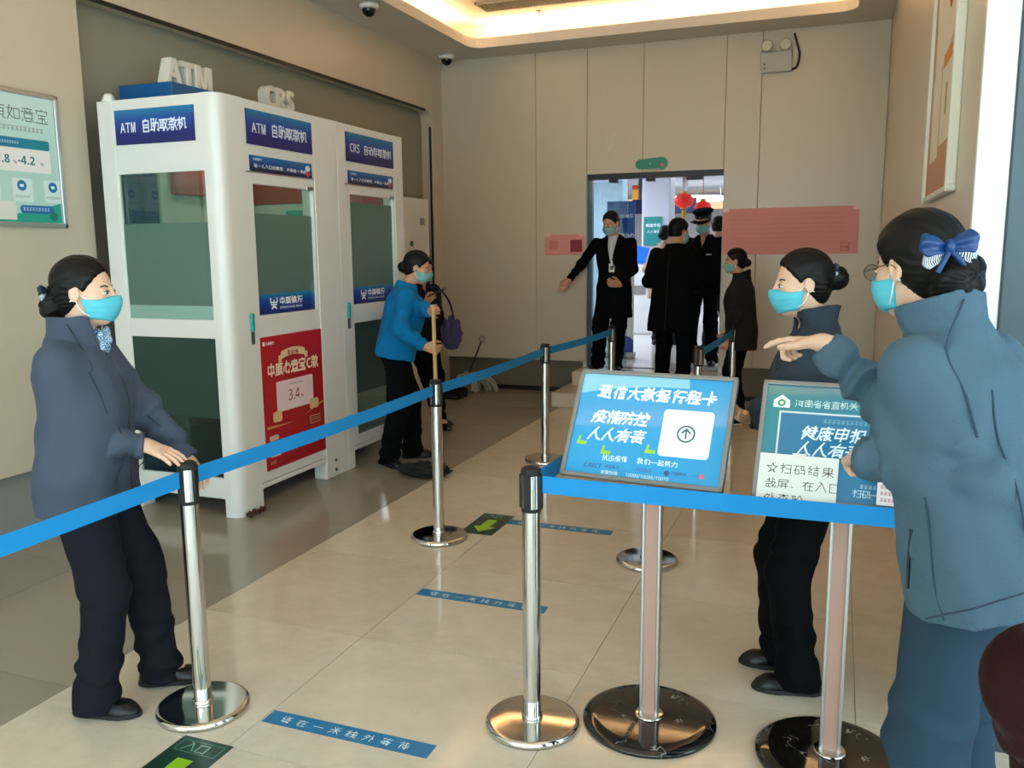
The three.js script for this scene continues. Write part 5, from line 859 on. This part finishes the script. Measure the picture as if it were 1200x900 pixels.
{ // nearest woman at the right, pointing
  const r = makePerson({ label: 'woman seen from behind in blue-grey fleece with blue bow, pointing with one arm', height: 1.715, fem: true, sw: 0.148, pos: [0.312, 0, -2.13], face: [-0.8, -0.6], skin: M.skinpale, lean: 0.245, headPitch: -0.1, headYaw: -0.16, headFwd: 0.03, shift: [0, -0.03],
    feet: [{ world: [0.33, 0, -1.99], toe: [-0.9, 0, -0.4] }, { world: [0.38, 0, -2.2], toe: [-0.75, 0, -0.65] }],
    arms: [{ wrist: [0.075, 1.14, -2.1], pole: [0.9, -0.4, 0.35], fingers: [-0.15, -0.25, -0.95], palm: [0.5, -0.8, 0.1], curl: 0.9, cuff: 0.02 }, { wrist: [-0.03, 1.365, -2.43], pole: [0.2, -0.9, -0.3], fingers: [-0.95, -0.02, -0.3], palm: [0.1, -0.9, 0.3], curl: [0.2, 0.9, 1.0, 1.05], thumb: 0.1 }],
    trousers: { mat: trouserBlue, wide: 1.2 }, jacket: { mat: fleeceR, hem: 0.8, bulk: 0.016, collar: 0.07, gap: { y: 1.36, k: 0.3, w0: 0.003 }, sleeve: 1.1, cell: 0.0085, fold: 1.4 },
    hair: { bun: [0, -0.035, -0.105, 0.068, 0.062, 0.052], bulk: 0.006 }, mask: M.mask });
  const sd = std('#33485a', 0.95), sl = std('#5b7284', 0.95);
  const ring = []; for (let k = 0; k <= 12; k++) { const a = k / 12 * Math.PI * 2; ring.push(a); }
  r.seamLine('armhole_seam', [[0.06, 1.47, -0.2], [0.13, 1.42, -0.3], [0.165, 1.34, -0.35], [0.17, 1.25, -0.35], [0.168, 1.16, -0.35]].map((p) => [r.tp(...p), V(-0.1, -0.1, 1)]), 0.003, sd);
  for (const x of [-0.07, 0.09]) r.seamLine('back_seam', [0.82, 0.92, 1.02, 1.12, 1.22].map((y) => [r.tp(x, y, -0.4), V(0, 0, 1)]), 0.0024, sd);
  r.seamLine('side_seam', [0.82, 0.9, 1.0, 1.08].map((y) => [r.tp(0.4, y, -0.02), V(-1, 0, 0)]), 0.0024, sd);
  r.seamLine('pocket_zip', [0.88, 0.95, 1.01].map((y) => [r.tp(0.4, y, 0.09 - (y - 0.88) * 0.25), V(-1, 0, -0.1)]), 0.004, zipMat);
  { const p = []; for (let k = 0; k <= 40; k++) { const a = k / 40 * Math.PI * 2; p.push([r.tp(Math.sin(a) * 0.45, 0.825, Math.cos(a) * 0.4), V(-Math.sin(a), 0, -Math.cos(a))]); } r.seamLine('hem_seam', p, 0.0022, sd); }
  hairBow(r, [0.045, 0.03, -0.125], 0.072, bowBlue, bowStripe, Math.PI - 0.42);
  { const g = new THREE.Group(); g.name = 'glasses'; r.P.add(g); g.applyMatrix4(r.Hd);
    for (const s of [1, -1]) { const rim = obj('rim', new THREE.TorusGeometry(0.023, 0.0016, 8, 32).scale(1.1, 0.85, 1).translate(s * 0.033, 0.0, 0.104), std('#5a4034', 0.3), g); obj('lens', new THREE.CircleGeometry(0.022, 28).scale(1.1, 0.85, 1).translate(s * 0.033, 0.0, 0.104), M.clearglass, g); obj('temple', tube([[s * 0.058, 0.004, 0.102], [s * 0.074, 0.006, 0.06], [s * 0.08, 0.008, 0.0], [s * 0.079, -0.012, -0.02]], 0.0016, 14, 6), std('#5a4034', 0.3), g); }
    obj('bridge', tube([[-0.01, 0.004, 0.105], [0, 0.008, 0.108], [0.01, 0.004, 0.105]], 0.0014, 8, 6), std('#5a4034', 0.3), g); }
}
{ // woman behind the teal sign
  const r = makePerson({ label: 'woman in dark fleece with hair bun and black trousers standing behind the teal sign', height: 1.605, fem: true, pos: [-0.055, 0, -3.17], face: [-0.97, 0.18], skin: M.skinpale, lean: 0.03, headPitch: 0.08, headYaw: 0.1, detail: 1.1,
    feet: [{ world: [-0.055, 0, -3.1], toe: [-0.97, 0, 0.15] }, { world: [-0.12, 0, -3.27], toe: [-0.97, 0, 0.05] }],
    arms: [{ wrist: [-0.09, 0.86, -2.98], pole: [-0.9, -0.5, 0.2], fingers: [0.7, -0.1, 0.5], palm: [-0.4, 0.2, -0.8], curl: 0.5 }, { wrist: [-0.3, 0.98, -3.3], pole: [0.8, -0.6, -0.4], fingers: [-0.5, 0.2, 0.8], palm: [0.2, 0.8, 0.3], curl: 0.5 }],
    trousers: { mat: trouserBlack, wide: 1.12 }, jacket: { mat: fleeceC, hem: 0.8, bulk: 0.014, collar: 0.07, gap: { y: 1.38, k: 0.25, w0: 0.003 }, sleeve: 1.12, fold: 1.3 },
    hair: { bun: [0, 0.005, -0.128, 0.045, 0.042, 0.04], bulk: 0.003 }, mask: M.mask });
  hairBow(r, [0, 0.04, -0.115], 0.05, bowNavy, bowStripe);
}
{ // cleaner with mop
  const jm = cloth('#0e6fa8');
  makePerson({ label: 'cleaner in bright blue jacket and black trousers holding a wooden mop', height: 1.63, fem: true, pos: [-3.11, 0, -5.68], face: [0.84, -0.5], lean: 0.2, headPitch: 0.12, headYaw: -0.15, detail: 1.5,
    feet: [{ world: [-3.1, 0, -5.86], toe: [0.86, 0, -0.5] }, { world: [-3.16, 0, -5.58], toe: [0.8, 0, 0.4] }],
    arms: [{ wrist: [-2.71, 1.18, -5.5], pole: [-0.4, -0.9, -0.3], fingers: [0.6, 0.2, 0.75], palm: [0.5, 0, -0.7], curl: 0.85 }, { wrist: [-2.74, 0.94, -5.44], pole: [-0.8, -0.3, 0.5], fingers: [0.9, -0.2, -0.1], palm: [0.1, 0, -1], curl: 0.85 }],
    trousers: { mat: trouserBlack, wide: 1.2 }, jacket: { mat: jm, hem: 0.86, bulk: 0.02, collar: 0.02, gap: { y: 1.36, k: 0.3, w0: 0.003 }, sleeve: 1.12 },
    hair: { bun: [0, -0.03, -0.108, 0.042], bulk: 0.008 }, mask: M.maskfar });
}
{ // person behind the cleaner, phone in hand
  const r = makePerson({ label: 'person in dark jacket behind the cleaner, looking at a phone', height: 1.57, fem: true, pos: [-3.6, 0, -7.05], face: [0.8, 0.45], lean: 0.04, headPitch: 0.25, detail: 2.2,
    feet: [{ world: [-3.46, 0, -7.08], toe: [0.8, 0, 0.1] }, { world: [-3.36, 0, -6.92], toe: [0.9, 0, 0.4] }],
    arms: [{ local: [0.22, 0.92, 0.12], curl: 0.7 }, { wrist: [-3.4, 1.16, -6.78], pole: [-0.4, -0.8, 0.5], fingers: [0.6, 0.75, 0.1], palm: [0.5, 0.6, -0.4], curl: 0.55, thumb: 0.2 }],
    trousers: { mat: trouserBlack, wide: 1.05 }, jacket: { mat: cloth('#1b1d22'), hem: 0.82, bulk: 0.02, collar: 0.04, gap: { y: 1.36, k: 0.3, w0: 0.003 }, sleeve: 1.15 },
    hair: { bun: [0, -0.02, -0.1, 0.035], bulk: 0.006 }, mask: M.maskfar });
  const ph = thing('phone', 'dark phone held up by the person behind the cleaner', 'phone', [-3.3, 1.26, -6.79]); ph.rotation.set(0.1, 0.3, 0.42, 'YXZ');
  obj('case', rbox(-0.085, 0.085, -0.006, 0.006, -0.04, 0.04, 0.005), std('#3a2420', 0.4), ph); obj('screen', box(-0.075, 0.075, 0.006, 0.0066, -0.036, 0.036), phys('#10131a', 0.1), ph);
  const bg = thing('shoulder_bag', 'dull purple cloth bag hanging beside the person with the phone', 'bag', [-3.23, 0.88, -6.93], 0.5);
  const g = clothHeap(0.09, 0.3, 0.07, 9); obj('sack', g.translate(0, -0.14, 0), cloth('#4a4568'), bg); obj('strap', tube([[0.03, 0.1, 0], [-0.02, 0.3, 0.02], [-0.12, 0.42, 0.03], [-0.2, 0.43, 0]], 0.01, 20, 6), cloth('#33304a'), bg);
}
// ---- the group at the doorway
function lapels(r, mat, shirtMat, tie) {
  const f = framed(r.T, loft([[1.14, 0.03, 0.118, 0.012], [1.25, 0.05, 0.128, 0.012], [1.36, 0.065, 0.118, 0.008], [1.44, 0.058, 0.075, 0.006], [1.47, 0.055, 0.062, 0.004]], 2.2)), a = r.tp(0, 1.3, 0.05);
  const s = obj('shirt_front', netMesh((x, y, z) => Math.max(f(x, y, z), (a.z - 0.08) - z), [a.x - 0.1, 1.1, a.z - 0.1], [a.x + 0.1, 1.5, a.z + 0.15], 0.011), shirtMat, r.P);
  for (const q of [1, -1]) r.seamLine('lapel_edge', [[0.012, 1.12], [0.03, 1.2], [0.055, 1.3], [0.06, 1.38], [0.055, 1.43]].map(([x, y]) => [r.tp(q * (x + 0.012), y, 0.3), V(0, 0, -1)]), 0.008, mat, r.jacket);
}
{ const suit = suiting('#08080b');
  const r = makePerson({ label: 'man in black suit with badge at the doorway, pointing down to his right', height: 1.72, pos: [-2.27, 0.3, -9.06], face: [0.02, 1], lean: 0.05, headPitch: 0.3, headYaw: -0.35, detail: 2.2,
    feet: [{ world: [-2.25, 0, -9.1], toe: [0.35, 0, 1] }, { world: [-2.44, 0, -9.08], toe: [-0.2, 0, 1] }],
    arms: [{ wrist: [-2.17, 1.25, -8.9], pole: [0.35, -0.8, -0.6], fingers: [-0.5, 0.1, 0.6], palm: [-0.2, 0.3, -0.8], curl: 0.6 }, { wrist: [-2.745, 1.29, -8.93], pole: [-0.3, -0.2, -1], fingers: [-0.85, -0.5, 0.15], palm: [0.1, -0.6, -0.8], curl: [0.08, 0.7, 0.9, 0.9], thumb: 0.8 }],
    trousers: { mat: suit, wide: 1.08 }, jacket: { mat: suit, hem: 0.58, bulk: 0, fold: 0.6, sleeve: 0.9, gap: { y: 1.14, k: 0.17, w0: 0.004 }, secs: [[0.58, 0.195, 0.145, -0.004], [0.8, 0.192, 0.145, -0.006], [0.95, 0.18, 0.14, -0.006], [1.07, 0.168, 0.132], [1.22, 0.185, 0.14, 0.008], [1.33, 0.185, 0.12], [1.4, 0.155, 0.1, -0.006], [1.44, 0.095, 0.082, -0.01], [1.465, 0.072, 0.07, -0.01]] },
    hair: { bulk: 0.004 }, mask: M.maskfar });
  lapels(r, suit, cloth('#c9ccd2'));
  const p = r.land(r.tp(0.01, 1.13, 0.35), V(0, 0, -1), 0.006), b = new THREE.Group(); b.name = 'name_badge'; b.position.copy(p); r.P.add(b);
  obj('card', rbox(-0.03, 0.03, -0.045, 0.045, -0.002, 0.002, 0.002), M.white, b); obj('photo', box(-0.014, 0.014, -0.02, 0.02, 0.002, 0.003), M.darkgrey, b); obj('clip', rbox(-0.01, 0.01, 0.045, 0.075, -0.002, 0.003, 0.002), M.white, b);
  for (const s of [1, -1]) r.seamLine('lanyard', [[0.012, 1.2], [0.04, 1.3], [0.055, 1.38]].map(([x, y]) => [r.tp(s * x, y, 0.35), V(0, 0, -1)]), 0.004, M.shirt, b);
}
{ const coat = suiting('#070709');
  const r = makePerson({ label: 'man in long black coat seen from behind in front of the doorway', height: 1.76, pos: [-1.54, 0.15, -8.58], face: [0.22, -0.97], lean: 0.05, headPitch: 0.12, headYaw: -0.5, detail: 1.9, skin: M.skin,
    feet: [{ world: [-1.66, 0.15, -8.62], toe: [-0.1, 0, -1] }, { world: [-1.44, 0.15, -8.58], toe: [0.3, 0, -1] }],
    arms: [{ wrist: [-1.72, 1.27, -8.82], pole: [-0.25, -1, 0.3], curl: 0.6, fingers: [0.6, 0.1, -0.7], palm: [0.5, 0.3, 0.5] }, { wrist: [-1.34, 1.2, -8.85], pole: [0.25, -1, 0.3], curl: 0.6, fingers: [-0.6, 0.1, -0.7] }],
    trousers: { mat: coat, wide: 1.05 }, jacket: { name: 'coat', mat: coat, hem: 0.62, bulk: 0.018, fold: 0.7, collar: 0.03, secs: [[0.62, 0.245, 0.165, -0.006], [0.8, 0.232, 0.16, -0.006], [0.95, 0.215, 0.155, -0.006], [1.07, 0.205, 0.148], [1.22, 0.222, 0.152, 0.004], [1.33, 0.215, 0.13], [1.4, 0.16, 0.105, -0.006], [1.44, 0.098, 0.085, -0.01], [1.465, 0.075, 0.072, -0.01]] },
    hair: { bulk: 0.008 }, mask: M.maskfar });
  r.seamLine('back_seam', [0.64, 0.8, 0.95, 1.1, 1.25, 1.36].map((y) => [r.tp(0, y, -0.4), V(0, 0, 1)]), 0.003, M.black);
}
{ const uni = suiting('#090a0f');
  const r = makePerson({ label: 'guard in dark uniform and peaked cap facing out of the doorway', height: 1.72, pos: [-1.42, 0.3, -9.85], face: [-0.12, 1], lean: 0.03, headPitch: 0.15, headYaw: -0.1, detail: 2.2, skin: M.skin,
    feet: [[0.12, 0.02], [-0.12, 0.02]], arms: [{ local: [0.27, 0.9, 0.1] }, { local: [-0.2, 1.06, 0.3], curl: 0.6 }],
    trousers: { mat: uni, wide: 1.05 }, jacket: { mat: uni, hem: 0.8, bulk: 0.016, fold: 0.7, collar: 0.02, gap: { y: 1.3, k: 0.2, w0: 0.003 } }, hair: { bulk: 0.0, line: -0.02 }, mask: M.maskfar });
  const c = new THREE.Group(); c.name = 'peaked_cap'; r.P.add(c); c.applyMatrix4(r.Hd.clone().multiply(new THREE.Matrix4().makeTranslation(0, 0.062, 0)).multiply(new THREE.Matrix4().makeRotationX(0.06)));
  obj('crown', lathe([[0.088, 0], [0.09, 0.035], [0.11, 0.06], [0.118, 0.075], [0.1, 0.09], [0.05, 0.096], [0.001, 0.096]], 40).scale(1, 1, 1.12), uni, c); obj('band', lathe([[0.089, 0], [0.0915, 0.002], [0.0925, 0.032], [0.09, 0.034]], 40).scale(1, 1, 1.12), M.black, c);
  obj('peak', (() => { const s = new THREE.Shape(); s.absarc(0, 0, 0.15, Math.PI * 0.22, Math.PI * 0.78, false); s.absarc(0, 0, 0.09, Math.PI * 0.78, Math.PI * 0.22, true); return new THREE.ExtrudeGeometry(s, { depth: 0.004, bevelEnabled: false, curveSegments: 20 }).rotateX(Math.PI / 2 + 0.3).translate(0, 0.006, 0.012); })(), phys('#0a0a0b', 0.15), c);
  obj('cap_badge', cyl(0.012, 0.012, 0.006, 0, 0, 0, 16).rotateX(Math.PI / 2).translate(0, 0.02, 0.104), M.steel, c);
  const p = r.land(r.tp(0.09, 1.25, 0.35), V(0, 0, -1), 0.002); obj('chest_badge', rbox(-0.03, 0.03, -0.008, 0.008, -0.003, 0.003, 0.002), M.steel, r.P).position.copy(p);
}
makePerson({ label: 'woman in dark grey coat with mask and bun by the last right-hand post', height: 1.61, fem: true, pos: [-0.83, 0, -8.2], face: [-0.98, 0.12], lean: 0.04, headPitch: 0.08, detail: 2, skin: M.skin,
  feet: [{ world: [-0.8, 0, -8.1], toe: [-0.97, 0, 0.2] }, { world: [-0.84, 0, -8.3], toe: [-0.97, 0, -0.1] }], arms: [{ wrist: [-0.93, 0.79, -8.05], pole: [0.8, -0.4, 0.4], curl: 0.4 }, { wrist: [-0.96, 0.82, -8.3], pole: [0.8, -0.4, -0.4], curl: 0.4 }],
  trousers: { mat: trouserBlack, wide: 1.1 }, jacket: { mat: cloth('#23221d'), hem: 0.72, bulk: 0.012, collar: 0.06, gap: { y: 1.38, k: 0.25, w0: 0.003 }, sleeve: 1.08 }, hair: { bun: [0, -0.03, -0.115, 0.038], bulk: 0.004 }, mask: M.maskfar });
makePerson({ label: 'person in beige coat seen from behind deeper inside the hall', height: 1.62, fem: true, pos: [-2.22, 0.3, -11.6], face: [0.3, -0.95], detail: 2.6, headYaw: -0.3, feet: [[0.1, 0], [-0.1, 0.04]], arms: [{ local: [0.2, 1.0, 0.18], curl: 0.6 }, { local: [-0.2, 1.0, 0.18], curl: 0.6 }], noEyes: true,
  trousers: { mat: trouserNavy }, jacket: { name: 'coat', mat: cloth('#b39d86'), hem: 0.68, bulk: 0.02, collar: 0.04 }, hair: { bun: [0, -0.02, -0.11, 0.04], bulk: 0.006 }, mask: M.maskfar });
makePerson({ label: 'person in light blue top with short dark hair behind the guard', height: 1.7, pos: [-1.43, 0.3, -10.9], face: [0.4, -0.9], detail: 2.6, feet: [[0.11, 0], [-0.11, 0.04]], arms: [{ local: [0.24, 0.92, 0.1] }, { local: [-0.24, 0.92, 0.1] }], noEyes: true,
  trousers: { mat: trouserNavy }, jacket: { mat: cloth('#6f93bd'), hem: 0.84, bulk: 0.016, collar: 0.03 }, hair: { bulk: 0.008 } });
makePerson({ label: 'person in burgundy jacket at the lower right edge, only a sleeve showing', height: 1.66, fem: true, pos: [0.53, 0, -1.12], face: [-0.1, -1], detail: 1.6, lean: 0.02, feet: [[0.1, 0], [-0.1, 0.04]], arms: [{ wrist: [0.33, 0.86, -1.24], pole: [-1, -0.2, 0.3], curl: 0.5 }, { local: [-0.22, 1.0, 0.2], curl: 0.5 }], noEyes: true,
  trousers: { mat: trouserBlack }, jacket: { mat: cloth('#2c1012'), hem: 0.82, bulk: 0.014, collar: 0.06, sleeve: 1.1 }, hair: { bun: [0, -0.03, -0.11, 0.04], bulk: 0.004 }, mask: M.maskfar });

renderer.render(scene, camera);
